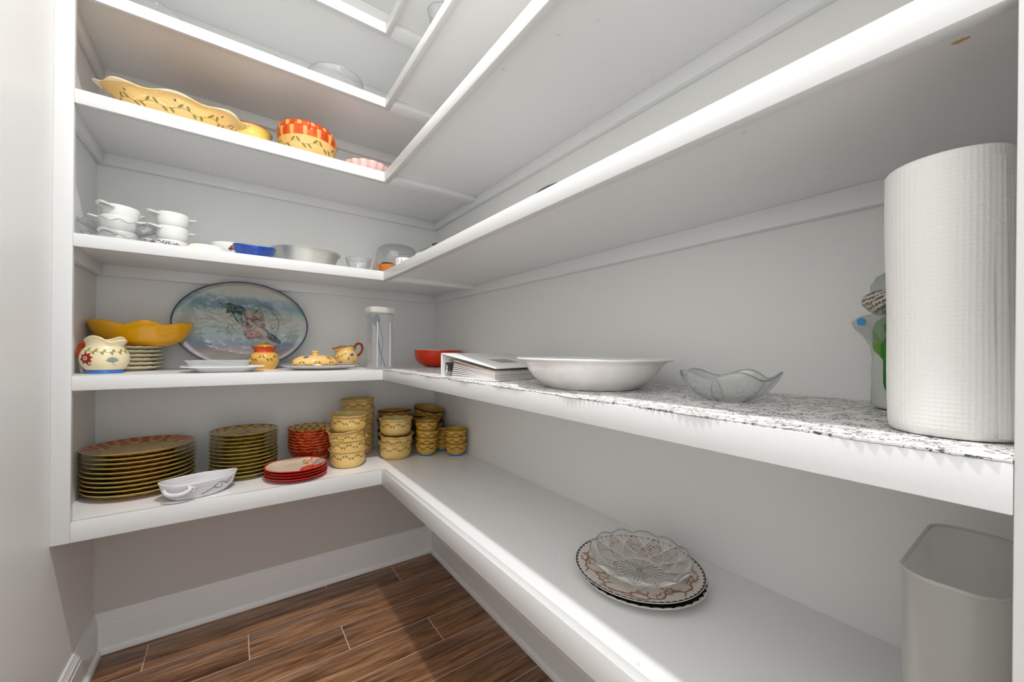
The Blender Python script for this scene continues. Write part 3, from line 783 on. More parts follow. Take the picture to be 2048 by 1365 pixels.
# ---- oval art platter leaning on the wall
def platter():
    A, Bq = .220, .171; tilt = math.radians(11)
    e = empty('oval_art_platter', (-.8445, -.101, S4 + .0032), (-tilt, 0, 0)); tag(e, 'oval sea-coloured platter with painted bird, leaning on back wall', 'platter')
    cz = Bq
    def relief(x, z):
        m = smoothstep(1.0, .72, math.hypot(x / A, z / Bq))
        v = noise.noise(Vector((x * 40, z * 46, 1.7))) * .0020 + noise.noise(Vector((x * 95, z * 100, 4.1))) * .0017
        k = math.exp(-(((x + .045) / .09) ** 2 + ((z - .03) / .07) ** 2))
        return v * m * (.5 + 1.5 * k)
    v = []; f = []; NR, NT = 70, 192
    def dish(s): return .016 * (smoothstep(.62, 1.0, s))
    v.append((0, -0.0 + .0, cz))
    v[0] = (0, -relief(0, 0) , cz)
    for i in range(1, NR + 1):
        s = i / NR
        for k in range(NT):
            t = 2 * PI * k / NT; x, z = A * s * math.cos(t), Bq * s * math.sin(t)
            v.append((x, -dish(s) - relief(x, z), cz + z))
    for k in range(NT): f.append([0, 1 + (k + 1) % NT, 1 + k])
    for i in range(NR - 1):
        a, b = 1 + i * NT, 1 + (i + 1) * NT
        for k in range(NT): f.append([a + k, a + (k + 1) % NT, b + (k + 1) % NT, b + k])
    o = 1 + (NR - 1) * NT; base = len(v)
    for s in (1.0, .62, .3):
        for k in range(NT):
            t = 2 * PI * k / NT; v.append((A * s * math.cos(t) * .999, .0055 - dish(s), cz + Bq * s * math.sin(t) * .999))
    rows = [o, base, base + NT, base + 2 * NT]
    for a, b in zip(rows, rows[1:]):
        for k in range(NT): f.append([a + k, a + (k + 1) % NT, b + (k + 1) % NT, b + k])
    f.append([base + 2 * NT + k for k in range(NT)])
    M = Mat('sea_glaze', rough=.07).coords()
    n = M.noise(6, 4, .6, scl=(1, 1, 3.2)); n2 = M.noise(22, 4, .65, scl=(1, 1, 1.6))
    fac = (M.z * (1 / .342)) + (n - .5) * .22 + (n2 - .5) * .10 + M.x * .12
    M.cur = M.ramp(fac, [(.04, rgb(150, 156, 148)), (.13, rgb(180, 172, 170)), (.20, rgb(160, 142, 148)), (.27, rgb(120, 138, 156)), (.36, rgb(152, 170, 168)), (.46, rgb(160, 172, 164)), (.56, rgb(178, 174, 166)), (.64, rgb(150, 170, 160)), (.71, rgb(112, 142, 150)), (.78, rgb(128, 146, 160)), (.86, rgb(164, 172, 160)), (.97, rgb(170, 160, 148))])
    M.mix(X.m('SUBTRACT', n2, .5, clamp=True) * 1.3, rgb(190, 186, 176))
    obj('platter_body', v, f, M.done(), e, ang=180)
    rim = [(A * math.cos(t), -.0152, cz + Bq * math.sin(t)) for t in [2 * PI * i / 128 for i in range(128)]]
    g = G(); g.tube(rim, .0030, 8, closed=True); r_ = g.obj('rim', plain('navy_rim_glaze', rgb(62, 74, 98), .12), e, ang=180); r_['label'] = 'navy rim line'
    # painted bird in low relief: patches that follow the face
    def surf(x, z, off): return (x, -dish(math.hypot(x / A, z / Bq)) - relief(x, z) - off, cz + z)
    def patch(poly, mat, name, off=.0012, bulge=.004, lab=None, seed=0):
        cp = [p for p in catmull([Vector((p[0], p[1])) for p in poly + [poly[0]]], 6)][:-1]
        cx = sum(p.x for p in cp) / len(cp); czz = sum(p.y for p in cp) / len(cp); vv = []; ff = []; R_ = 7; n_ = len(cp)
        vv.append(surf(cx, czz, off + bulge))
        for i in range(1, R_ + 1):
            s = i / R_
            for p in cp:
                x, z = cx + (p.x - cx) * s, czz + (p.y - czz) * s
                vv.append(surf(x, z, off * (1 - .6 * (s == 1)) + bulge * (1 - s * s) * (1 + .5 * noise.noise(Vector((x * 60, z * 60, seed))))))
        for k in range(n_): ff.append([0, 1 + k, 1 + (k + 1) % n_])
        for i in range(R_ - 1):
            a, b = 1 + i * n_, 1 + (i + 1) * n_
            for k in range(n_): ff.append([a + k, b + k, b + (k + 1) % n_, a + (k + 1) % n_])
        o_ = obj(name, vv, ff, mat, e, ang=180)
        if lab: o_['label'] = lab
    def feath(name, a, b, c):
        M = Mat(name, rough=.1).coords(); n = M.noise(38, 4, .7, dist=.8); M.cur = M.ramp(n, [(.36, a), (.5, b), (.64, c)]); return M.done()
    patch([(-.055, .060), (-.045, .078), (-.028, .066), (-.018, .072), (.006, .062), (.028, .062), (.052, .066), (.066, .040), (.070, .004), (.072, -.018), (.095, -.036), (.118, -.058), (.120, -.070), (.090, -.066), (.050, -.056), (.015, -.060), (.000, -.040), (-.006, -.014), (-.018, .016), (-.038, .028), (-.050, .040)], feath('bird_body_glaze', rgb(84, 72, 68), rgb(158, 142, 132), rgb(190, 168, 156)), 'painted_bird', lab='mottled pink-brown bird body')
    patch([(-.086, .088), (-.066, .082), (-.050, .088), (-.028, .080), (-.006, .074), (.006, .060), (-.004, .036), (.002, .010), (-.014, .004), (-.030, .020), (-.046, .052), (-.058, .044), (-.058, .064), (-.072, .074)], feath('bird_head_glaze', rgb(28, 40, 46), rgb(66, 92, 92), rgb(130, 150, 142)), 'painted_head', off=.003, bulge=.006, lab='dark teal bird head and neck', seed=3)
    patch([(.070, -.012), (.078, -.022), (.104, -.042), (.122, -.062), (.120, -.074), (.096, -.064), (.076, -.046)], feath('bird_tail_glaze', rgb(44, 54, 64), rgb(78, 98, 104), rgb(112, 120, 150)), 'painted_tail', off=.004, bulge=.002, lab='slate bird tail', seed=5)
    patch([(-.002, -.026), (.02, -.016), (.045, -.022), (.058, -.044), (.030, -.052), (.006, -.050)], feath('bird_breast_glaze', rgb(128, 74, 76), rgb(168, 128, 120), rgb(186, 160, 146)), 'painted_breast', off=.004, bulge=.003, lab='rose bird breast', seed=8)
    ms_ = plain('bronze_scroll', rgb(132, 104, 66), .2)
    def scroll(pts, w=.0014):
        g = G(); g.tube([surf(x, z, .0010) for x, z in [(p.x, p.y) for p in catmull([Vector(p) for p in pts], 8)]], w, 5, flat=.5); g.obj('painted_scroll', ms_, e)['label'] = 'bronze painted scroll'
    scroll([(.040, .082), (.058, .088), (.078, .080), (.095, .060), (.110, .036), (.118, .012), (.112, -.012)]); scroll([(.078, .080), (.088, .072), (.098, .074)]); scroll([(.095, .060), (.100, .048), (.112, .050)])
    scroll([(.112, .030), (.100, .022), (.090, .026), (.080, .018)]); scroll([(.105, .004), (.098, -.010), (.088, -.006), (.090, .004), (.097, .002)]); scroll([(.112, -.012), (.106, -.028), (.112, -.044)])
    scroll([(-.050, -.006), (-.060, -.020), (-.050, -.034), (-.040, -.048)]); scroll([(-.058, .004), (-.044, -.002), (-.036, -.016)]); scroll([(-.060, -.040), (-.048, -.030), (-.034, -.040)])
platter()
# ---- white tray and clear baking dish
def dish_rr(name, parent, hx, hy, r, h, lip, mat, slope=.7, loc=(0, 0, 0), th=.004, base=.0):
    g = G()
    loft(g, [ring(hx * slope, hy * slope, r * .8, 0, 8), ring(hx * (slope + .08), hy * (slope + .08), r * .9, h * .16, 8), ring(hx * (.96 if lip else .99), hy * (.95 if lip else .99), r, h * .86, 8), ring(hx + lip, hy + lip, r + lip * .5, h - .001, 8), ring(hx + lip, hy + lip, r + lip * .5, h + .0012, 8)])
    loft(g, [ring(hx + lip, hy + lip, r + lip * .5, h + .0012, 8), ring(hx - th, hy - th, r - th * .4, h, 8), ring(hx * (slope + .05) , hy * (slope + .05), r * .85, th + h * .12, 8), ring(hx * slope * .92, hy * slope * .92, r * .7, th, 8)], cap0=False, cap1=True)
    return g.obj(name, mat, parent, loc=loc)
o = dish_rr('white_tray', None, .096, .062, .045, .0185, .018, plain('white_melamine', rgb(248, 248, 248), .25), .74, (-.903, -.318, S4)); tag(o, 'smooth white oblong tray under clear baking dish', 'tray')
o = dish_rr('clear_baking_dish', None, .086, .050, .016, .034, .003, milky('frosted_baking_glass', rgb(246, 247, 249), .74, .12), .80, (-.917, -.322, S4 + .0040), .003); tag(o, 'clear rectangular baking dish set in white tray', 'dish')
# ---- sugar jar
def sugar():
    e = empty('sugar_jar', (-.783, -.178, S4)); tag(e, 'yellow sugar jar with rust-red neck beside clear dish', 'jar')
    pts = [(.034, 0), (.036, .003), (.046, .020), (.050, .038), (.044, .056), (.035, .064)]
    pr = curve_prof([(0, .002)] + pts, 4) + [(.030, .064), (.030, .060), (0, .058)]
    M = Mat('sugar_jar_glaze', rgb(232, 178, 88), .12).coords().polar(); u = M.th * (1 / (2 * PI)) + .5; vine(M, u, M.z, 6, .05, .043, .003, .0065, .0028); G().lathe(pr, 64).obj('jar_body', M.done(), e)
    pr = curve_prof([(.035, .064), (.0335, .070), (.037, .080), (.042, .0855)], 4) + curve_prof([(.040, .087), (.034, .080), (.030, .070), (.030, .064)], 4)
    def md(t, r, z, s): return pol(t, r * (1 + .05 * math.cos(8 * t) * smoothstep(.07, .086, z)), z)
    o = G().lathe(pr, 96, md).obj('neck', plain('rust_orange_glaze', rgb(206, 76, 18), .1), e, ang=180); o['label'] = 'flared rust-orange neck'
    pr = curve_prof([(.033, .083), (.033, .088), (.026, .094), (.012, .098), (0, .0985)], 4)
    l = G().lathe([(0, .083)] + pr, 48).obj('lid', plain('jar_lid_glaze', rgb(226, 182, 84), .15), e)
    g = G(); g.tube([(-.018, -.006, .0945), (-.010, -.012, .099), (.004, -.012, .1015), (.014, -.004, .099)], lambda s: .0035 * math.sin(PI * min(1, .15 + s * .8)) + .0012, 8, flat=.7); g.obj('leaf_knob', plain('leaf_knob_glaze', rgb(206, 150, 52), .2), l, ang=180)
sugar()
# ---- butter dish, its platter, creamer
def butter():
    e = empty('glass_platter', (-.602, -.288, S4)); tag(e, 'oval glass platter with dark rim under yellow butter dish', 'platter')
    a, b = .142, .088
    pr = curve_prof([(0, .002), (.55, .001), (.70, .004), (.88, .012), (1.0, .0195)], 4) + curve_prof([(1.0, .0215), (.985, .0215), (.87, .0145), (.70, .007), (0, .0055)], 4)
    def md(t, r, z, s): return (a * r * math.cos(t), b * r * math.sin(t), z)
    G().lathe(pr, 96, md).obj('platter_body', M_clearplastic, e, ang=180)
    g = G(); g.tube([(a * math.cos(t), b * math.sin(t), .0208) for t in [2 * PI * i / 96 for i in range(96)]], .0014, 6, closed=True); o = g.obj('rim', plain('dark_rim', rgb(74, 78, 82), .2), e); o['label'] = 'dark grey rim line'
    G().lathe([(0, .0056), (.66, .0060), (.78, .0100), (.80, .0108), (.78, .0112), (.66, .0078), (0, .0074)], 64, md).obj('printed_well', plain('pink_print', rgb(206, 132, 120), .3), e, ang=180)
    e = empty('butter_dish', (-.624, -.288, S4 + .0079)); tag(e, 'yellow domed butter dish with square knob and painted vine', 'butter dish')
    A, Bb = .082, .047
    def md2(t, r, z, s): return (A * r * math.cos(t), Bb * r * math.sin(t), z)
    pr = curve_prof([(0, .0), (.97, 0), (1.0, .003), (.985, .014), (.90, .030), (.62, .043), (.30, .047), (0, .0475)], 5)
    M = Mat('butter_lid_glaze', rgb(236, 194, 118), .1).coords()
    u = X.m('ARCTAN2', M.y * (1 / Bb), M.x * (1 / A)) * (1 / (2 * PI)) + .5
    vine(M, u, M.z, 9, .046, .0155, .0018, .0058, .0024)
    lid = G().lathe(pr, 96, md2).obj('lid', M.done(), e, ang=180)
    k = G(); k.lathe(curve_prof([(0, .046), (.010, .0465), (.0098, .054), (.0125, .060), (.0125, .0625), (.010, .0640), (0, .0640)], 3), 32, lambda t, r, z, s: (r * math.cos(t) * 1.0, r * math.sin(t), z)).obj('knob', plain('knob_glaze', rgb(236, 190, 112), .12), lid)
    g = G()
    def on(x, y):
        q = math.hypot(x / A, y / Bb); z = 0
        for i in range(len(pr) - 1):
            if pr[i][1] > .003 and (pr[i][0] - q) * (pr[i + 1][0] - q) <= 0: z = pr[i][1] + (pr[i + 1][1] - pr[i][1]) * (q - pr[i][0]) / ((pr[i + 1][0] - pr[i][0]) or 1)
        return (x, y, z + .0012)
    for (cx_, cy_, mi, n_, L) in ((-.034, -.026, 2, 7, .012), (.043, -.026, 4, 5, .013)):
        for q in range(n_):
            a_ = q * 2 * PI / n_; g.add([on(cx_ + (x * math.cos(a_) - y * math.sin(a_)), cy_ + .7 * (x * math.sin(a_) + y * math.cos(a_))) for x, y in petal(L, .0028)], [list(range(16))], mi)
    g.obj('painted_flowers', DEC, lid)
butter()
def creamer():
    e = empty('creamer_jug', (-.487, -.172, S4)); tag(e, 'small yellow creamer jug with rust handle and violet flower', 'jug')
    pts = [(.030, 0), (.033, .002), (.043, .018), (.048, .038), (.044, .058), (.036, .070), (.036, .080)]
    rf = prof_r(pts); pr = curve_prof([(0, .002)] + pts, 4) + curve_prof([(.0365, .0835), (.034, .083), (.033, .071), (.041, .058), (.044, .038), (.038, .018), (0, .006)], 4)
    sp = PI + .25
    def lipmod(t, r, z, s):
        d = math.atan2(math.sin(t - sp), math.cos(t - sp)); w = smoothstep(.060, .084, z); k = math.exp(-(d / .5) ** 2)
        return pol(t, r * (1 + .60 * k * w), z + w * (-.002 * k + .010 * math.exp(-((abs(d) - 1.7) / .7) ** 2)))
    M = Mat('creamer_glaze', rgb(236, 196, 116), .12).coords(); n = M.noise(12, 2); M.mix(X.m('SUBTRACT', n, .45, clamp=True), rgb(226, 168, 78)); G().lathe(pr, 72, lipmod).obj('jug_body', M.done(), e, ang=180)
    g = G(); g.tube([lipmod(t, .0358, .0838, 0) for t in [2 * PI * i / 72 for i in range(72)]], .0018, 6, closed=True); o = g.obj('rim', M_rust, e, ang=180); o['label'] = 'rust rim line'
    h = sp + PI; c, s = math.cos(h), math.sin(h); g = G()
    g.tube(catmull([(.036 * c, .036 * s, .076), (.044 * c, .044 * s, .098), (.060 * c, .060 * s, .105), (.073 * c, .073 * s, .094), (.072 * c, .072 * s, .072), (.060 * c, .060 * s, .056), (.045 * c, .045 * s, .048)], 8), .0050, 10)
    o = g.obj('handle', M_rust, e, ang=180); o['label'] = 'rust loop handle'
    g = G(); a0 = -1.80
    for k in range(7): decal_round(g, petal(.013, .0032), a0 + .62, .052, rf, 1, PI / 2 + .3 + (k - 3) * .40, mi=2)
    wrap_vine(g, a0 + .62, a0 + .55, lambda q: .052 - .030 * q, rf, 1, .001, .001); decal_round(g, petal(.016, .0062), a0 + .15, .034, rf, 1, .9, mi=0); decal_round(g, petal(.016, .006), a0 + .1, .014, rf, 1, .1, mi=0); decal_round(g, petal(.014, .005), a0 + .72, .020, rf, 1, 1.0, mi=0)
    decal_round(g, petal(.014, .0062), a0 - .42, .016, rf, 1, 1.7, mi=4)
    wrap_vine(g, a0 - 1.1, a0 + .1, lambda q: .036 + .026 * q, rf, 4, .007, .0026)
    g.obj('painted_flowers', DEC, e)
creamer()
# ---- tall clear container with a spoon inside
def container():
    e = empty('plastic_canister', (-.398, -.352, S4), (0, 0, .10)); tag(e, 'tall clear plastic canister with lid standing at inner shelf corner', 'canister')
    g = G(); hx, hy = .044, .038
    loft(g, [ring(hx - .004, hy - .004, .012, 0), ring(hx - .002, hy - .002, .013, .004), ring(hx, hy, .014, .225), ring(hx + .004, hy + .004, .015, .232)])
    loft(g, [ring(hx - .0018, hy - .0018, .013, .225), ring(hx - .0036, hy - .0036, .012, .004)], cap0=False, cap1=True)
    g.obj('canister_body', M_canister, e)
    g = G(); loft(g, [ring(hx + .0065, hy + .0065, .017, .226), ring(hx + .0075, hy + .0075, .018, .234), ring(hx + .0065, hy + .0065, .017, .245), ring(hx + .002, hy + .002, .014, .248)], cap1=True); g.obj('lid', M_milkyrim, e)
    for sx in (-.026, .026): box('rib', sx - .002, sx + .002, -hy - .0016, -hy + .0006, .01, .19, M_milkyrim, e)
    s = empty('slotted_spoon', (-.396, -.350, S4 + .005), (0, 0, .10)); tag(s, 'grey-blue plastic spoon standing inside the clear canister', 'spoon')
    mt = plain('grey_blue_plastic', rgb(70, 84, 124), .35)
    g = G(); g.tube(catmull([(.018, -.012, .004), (.000, -.014, .050), (-.016, -.016, .115), (-.022, -.016, .170)], 8), .0055, 8, flat=.4); g.obj('handle', mt, s)
    g = G(); g.lathe(curve_prof([(0, -.004), (.012, -.002), (.017, .004)], 4) + curve_prof([(.0155, .0045), (.010, .001), (0, -.001)], 4), 24, lambda t, r, z, q: (-.022 + r * math.cos(t) * .95, -.018 + z, .192 + r * 1.35 * math.sin(t))); g.obj('spoon_bowl', mt, s, ang=180)
    w = G(); w.tube(catmull([(.006, .010, .006), (.016, .012, .10), (.004, .010, .165), (-.004, .008, .19)], 8), .0018, 6); tag(w.obj('thin_stirrer', mt, None, loc=(-.396, -.350, S4 + .005), rot=(0, 0, .10)), 'thin grey-blue stirring rod inside the clear canister', 'stirrer')
container()
# ---- red bowl
pr = curve_prof([(0, .003), (.044, .003), (.048, 0), (.056, .003), (.084, .015), (.100, .040), (.105, .074)], 4) + curve_prof([(.1045, .0765), (.101, .075), (.095, .042), (.079, .020), (.048, .009), (0, .008)], 4)
mm = [0] * 25 + [1] * 60
o = G().lathe(pr, 72, mi=mm[:len(pr) - 1]).obj('red_mixing_bowl', [plain('bright_red_enamel', rgb(222, 52, 12), .12), M_white], loc=(-.112, -.282, L4)); tag(o, 'bright red bowl with white inside beside white binder', 'bowl')
# ---- binder
def binder():
    ang = math.atan2(-.971, .239); e = empty('ring_binder', (-.400, -.930, L4), (0, 0, ang)); tag(e, 'white ring binder full of papers lying on shelf liner', 'binder')
    # local x: spine -> fore-edge, local y: into the shelf
    Wd, Dp, Hs, He = .212, .285, .066, .031; mt = plain('white_vinyl', rgb(232, 232, 230), .3)
    box('back_cover', 0, Wd, 0, Dp, 0, .0028, mt, e, bev=.001)
    box('spine', -.0005, .0025, 0, Dp, 0, Hs, mt, e, bev=.001)
    a = math.atan2(He - Hs, Wd); box('front_cover', 0, Wd / math.cos(a), 0, Dp, 0, .0028, mt, e, bev=.001, loc=(0, 0, Hs), rot=(0, -a, 0))
    box('cover_label', .105, .155, .085, .160, .0029, .0033, plain('grey_label', rgb(150, 152, 152), .4), e, loc=(0, 0, Hs), rot=(0, -a, 0))
    cols = [rgb(226, 222, 226), rgb(232, 226, 216), rgb(218, 214, 222), rgb(228, 220, 214), rgb(224, 208, 204), rgb(206, 150, 134)]
    z = .0034; rr2 = random.Random(3)
    for i in range(9):
        th = .0030 if i < 7 else .0018; x0 = .040 + .0012 * i; x1 = Wd - .006 - rr2.uniform(0, .004)
        h0 = z; up = .0018 * i * .45
        v = []; n = 10
        for j in range(n + 1):
            q = j / n; x = x0 + (x1 - x0) * q; zz = h0 + up * 2.9 * (1 - q) ** 1.3 - .0007 * i * q
            v += [(x, .006, zz), (x, Dp - .006, zz), (x, .006, zz + th), (x, Dp - .006, zz + th)]
        f = []
        for j in range(n):
            b = 4 * j; c = b + 4; f += [[b, c, c + 2, b + 2], [b + 1, b + 3, c + 3, c + 1], [b + 2, c + 2, c + 3, b + 3], [b, b + 1, c + 1, c]]
        f += [[0, 2, 3, 1], [4 * n, 4 * n + 1, 4 * n + 3, 4 * n + 2]]
        M = Mat('paper_sheets', cols[i % 5] if i != 7 else cols[5], .7).coords(); ns = (M.z * 2600).sin(); M.mix(X.m('MULTIPLY', ns.gt(.75), .25), rgb(150, 140, 140)); obj('paper_sheaf', v, f, M.done(), e)
        z += th + .0003
    mech = box('ring_mechanism', .0026, .0056, .012, Dp - .012, .016, .042, M_metal, e, bev=.001)
    for yy in (.030, .140, .250):
        g = G(); g.tube([(.0056 + .026 * math.sin(t) * 1.3, yy, .029 + .019 * math.cos(t)) for t in [PI * i / 16 for i in range(17)]], .0014, 6); g.obj('ring', M_metal, mech)
    g = G(); g.tube([(.006, .014, .026), (.016, .010, .024), (.020, .006, .014)], .003, 8, flat=.5); g.tube([(.006, .016, .032), (.014, .010, .034), (.018, .008, .026)], .002, 6); g.obj('booster_lever', M_metal, mech)
binder()
# ---- large white oval bowl
pr = curve_prof([(0, .004), (.088, .004), (.096, 0), (.101, .003), (.120, .018), (.138, .040), (.148, .057)], 5) + curve_prof([(.158, .0625), (.164, .0645), (.1645, .0675), (.160, .0685), (.150, .064), (.142, .056), (.132, .040), (.112, .020), (.088, .010), (0, .009)], 4)
def md(t, r, z, s):
    w = smoothstep(.01, .05, z); return pol(t, r * (1 + .012 * w * math.cos(6 * t + .5)), z)
M = Mat('mottled_white_glaze', rgb(236, 233, 230), .16).coords(); n = M.noise(16, 5, .65); M.mix(X.m('SUBTRACT', n, .48, clamp=True) * 1.2, rgb(206, 196, 190)); n = M.noise(120, 2); M.mix(n.gt(.73) * .3, rgb(170, 160, 152))
o = G().lathe(pr, 96, md).obj('white_serving_bowl', M.done(), loc=(-.237, -1.348, L4), ang=180); o.scale = (1.0, 1.02, .92); tag(o, 'large white serving bowl with flat lip on shelf liner', 'bowl')
# ---- wavy glass bowl
def glass_bowl(name, loc, r, h, k, n_, az, label, mat=None, rim=True, rb=.45, nt=96):
    e = empty(name, loc); tag(e, label, 'bowl')
    pr = curve_prof([(0, 0), (r * rb * .9, 0), (r * rb, .001), (r * .72, h * .28), (r * .92, h * .68), (r, h)], 5); th = .0028
    pin = [(max(0, a - th * min(1, a / (r * .4))), b + th * .8) for a, b in pr][::-1]
    def f(t, rr, z, s):
        w = smoothstep(.25 * h, h, z); return pol(t, rr * (1 + k * w * math.cos(n_ * t)), z + az * w * math.cos(n_ * t))
    G().lathe(pr + pin, nt, f).obj('bowl_wall', mat or M_glass, e, ang=180)
    if rim:
        g = G(); g.tube([f(t, r - th / 2, h + .001, 0) for t in [2 * PI * i / nt for i in range(nt)]], .0016, 6, closed=True); g.obj('rim', M_glassrim, e, ang=180)
    return e
e = glass_bowl('wavy_glass_bowl', (-.214, -1.630, L4), .072, .041, .05, 5, .0060, 'clear glass bowl with wavy rim on shelf liner', glass('etched_glass', (.95, .955, .95, 1), .06, .13, rgb(232, 232, 230)))
g = G()
for k in range(5):
    a = 2 * PI * (k + .5) / 5; g.tube(catmull([(.030 * math.cos(a), .030 * math.sin(a), .001), (.048 * math.cos(a), .048 * math.sin(a), .010), (.060 * math.cos(a + .08), .060 * math.sin(a + .08), .026), (.063 * math.cos(a + .16), .063 * math.sin(a + .16), .036)], 6), lambda s: .0022 * (1 - s) + .0003, 6)
g.obj('moulded_leaf_rib', M_glassrim, e)
# ---- paper towel roll
def towel():
    e = empty('paper_towel_roll', (-.298, -1.8862, L4)); tag(e, 'tall white quilted paper towel roll at end of liner shelf', 'paper towel')
    pr = [(.019, .001)] + [(.0430, .0005), (.0450, .003)] + [(.0458 + .0004 * math.sin(i * .5), .01 + .249 * i / 20) for i in range(21)] + [(.0455, .2645), (.0435, .267), (.019, .267), (.019, .001)]
    def md(t, r, z, s): return (r * math.cos(t) + .0030 * (z - .13) * -2, r * math.sin(t) + (z / .26) * .0042, z)
    M = Mat('quilted_paper', rgb(240, 239, 236), .9).coords().polar()
    a = (M.th * 34 + M.z * 740).sin() * (M.th * 34 - M.z * 740).sin(); n = M.noise(260, 3); M.bump(a * .35 + n * .8, .30, .0014); G().lathe(pr, 96, md).obj('paper', M.done(), e, ang=60)
    G().lathe([(.0165, .0002), (.0189, .0002), (.0189, .2672), (.0165, .2672), (.0165, .0002)], 40).obj('cardboard_core', plain('cardboard', rgb(150, 118, 86), .8), e)
    w = G()
    v = []; f = []
    for i in range(5):
        for j in range(12): t = -2.4 + i * .05; rr_ = .0464 + .0006 * (i / 4); z_ = .004 + .252 * j / 11; v.append((rr_ * math.cos(t) - .006 * (z_ - .13), rr_ * math.sin(t) + z_ / .26 * .0042, z_))
    for i in range(4):
        for j in range(11): f.append([i * 12 + j, (i + 1) * 12 + j, (i + 1) * 12 + j + 1, i * 12 + j + 1])
    w.add(v, f); w.obj('loose_sheet_edge', M.m, e)
towel()
# ---- wrapped roll behind the towel
def wrapped():
    e = empty('wrapped_tissue_roll', (-.098, -1.8405, L4)); tag(e, 'tissue roll in printed plastic wrap with green label behind towel', 'tissue roll')
    r = .054; Mp = Mat('tissue_paper', rgb(238, 236, 232), .9).coords(); n = Mp.noise(200, 2); Mp.bump(n, .2, .001)
    G().lathe([(.02, .002), (r - .004, .001), (r, .005), (r + .001, .055), (r, .104), (r - .004, .108), (.02, .107), (.02, .002)], 64).obj('roll', Mp.done(), e)
    def md(t, rr_, z, s):
        k = noise.noise(Vector((math.cos(t) * 2, math.sin(t) * 2, z * 30))); w = smoothstep(.09, .125, z)
        lx = rr_ * (1 + .05 * k * (1 + 2 * w)); x, y = lx * math.cos(t), lx * math.sin(t)
        d = max(0, math.cos(t - 1.9)) ** 3
        pull = .019 * d * math.exp(-((z - .124) / .022) ** 2)
        return (x - .2 * pull, y + pull, z)
    pr = [(r + .0015, .002)] + [(r + .002, .02 + .017 * i) for i in range(5)] + [(r + .002, .104), (r + .003, .112), (r + .004, .119), (r + .005, .126), (r + .001, .132), (r - .006, .136)]
    G().lathe(pr, 96, md).obj('plastic_wrap', M_bagfilm, e, ang=180)
    # gathered top of the bag with newsprint-like print
    def md2(t, rr_, z, s):
        k = noise.noise(Vector((math.cos(t) * 3, math.sin(t) * 3, z * 40))); return (rr_ * .75 * math.cos(t) * (1 + .12 * k), .004 + rr_ * math.sin(t) * (1 + .14 * k), z)
    pr = [(.048, .136), (.058, .143), (.062, .152), (.058, .162), (.050, .170)]
    Mn = Mat('printed_wrap', rgb(206, 200, 186), .3).coords()
    d = Mn.noise(16, 2); ln = ((Mn.z * 900 + Mn.y * 260 + d * 14).sin()).gt(-.1); tx = Mn.noise(330, 1, scl=(1, 1, .4)); Mn.mix(ln * tx.gt(.42) * .9, rgb(66, 58, 50)); gn = Mn.noise(40, 2); Mn.mix((Mn.z.lt(.150)) * gn.gt(.52) * .6, rgb(76, 104, 72))
    G().lathe(pr, 72, md2).obj('printed_wrap_band', Mn.done(), e, ang=180)
    pr = [(.050, .169), (.052, .180), (.046, .192), (.034, .200), (.018, .204), (0, .203)]
    G().lathe(pr, 72, md2).obj('wrap_top', M_bagfilm, e, ang=180)
    # green label
    v = []; f = []; N = 28
    for i in range(N + 1):
        z = .012 + .124 * i / N; q = i / N
        lo = 2.52 - .36 * smoothstep(.45, .62, q) * smoothstep(1.06, .80, q) + .16 * (1 - smoothstep(0, .22, q)) + .22 * smoothstep(.86, 1.0, q)
        for j in range(9):
            t = lo + (3.75 - lo) * j / 8; rr_ = r + .0046; v.append((rr_ * math.cos(t), rr_ * math.sin(t), z))
    for i in range(N):
        for j in range(8): f.append([i * 9 + j, i * 9 + j + 1, (i + 1) * 9 + j + 1, (i + 1) * 9 + j])
    Mg = Mat('green_print', rgb(30, 104, 32), .25).coords(); t_ = X.m('ARCTAN2', Mg.y, Mg.x); Mg.mix(t_.lt(2.45) * Mg.z.gt(.062) * .8, rgb(112, 160, 36)); Mg.mix(t_.lt(2.75) * Mg.z.gt(.070) * .35, rgb(64, 136, 28))
    lab = obj('green_label', v, f, Mg.done(), e); lab['label'] = 'glossy green printed label'
    # lettering along the roll, reading downwards
    fc = bpy.data.curves.new('lettering', 'FONT'); fc.body = 'volume'; fc.size = .022; fc.align_x = 'CENTER'; fc.align_y = 'CENTER'
    fo = bpy.data.objects.new('lettering_tmp', fc); COL.objects.link(fo)
    me = bpy.data.meshes.new_from_object(fo.evaluated_get(bpy.context.evaluated_depsgraph_get())); bpy.data.objects.remove(fo)
    for vt in me.vertices:
        x, y = vt.co.x, vt.co.y; rr_ = r + .0056
        t = 2.79 + y / rr_; vt.co = (rr_ * math.cos(t), rr_ * math.sin(t), .064 - x)
    me.materials.clear(); me.materials.append(plain('white_print', rgb(232, 240, 230), .4))
    lo_ = bpy.data.objects.new('lettering', me); COL.objects.link(lo_); lo_.parent = lab
    # blue mark on the flap
    g = G(); t = 2.32; c_ = Vector(md(t, r + .0068, .124, 0)); nrm = Vector((-.95, .2, 0)).normalized(); tn = Vector((-nrm.y, nrm.x, 0))
    pts = [c_ + nrm * .004 + tn * a_ + Vector((0, 0, b_)) for a_, b_ in ell(.0052, .0056, 16)]; g.add(pts + [p - nrm * .001 for p in pts], [list(range(16)), list(range(31, 15, -1))] + [[i, 16 + i, 16 + (i + 1) % 16, (i + 1) % 16] for i in range(16)]); o = g.obj('blue_mark', plain('blue_print', rgb(26, 134, 190), .25), e); o['label'] = 'small bright blue print mark'
wrapped()
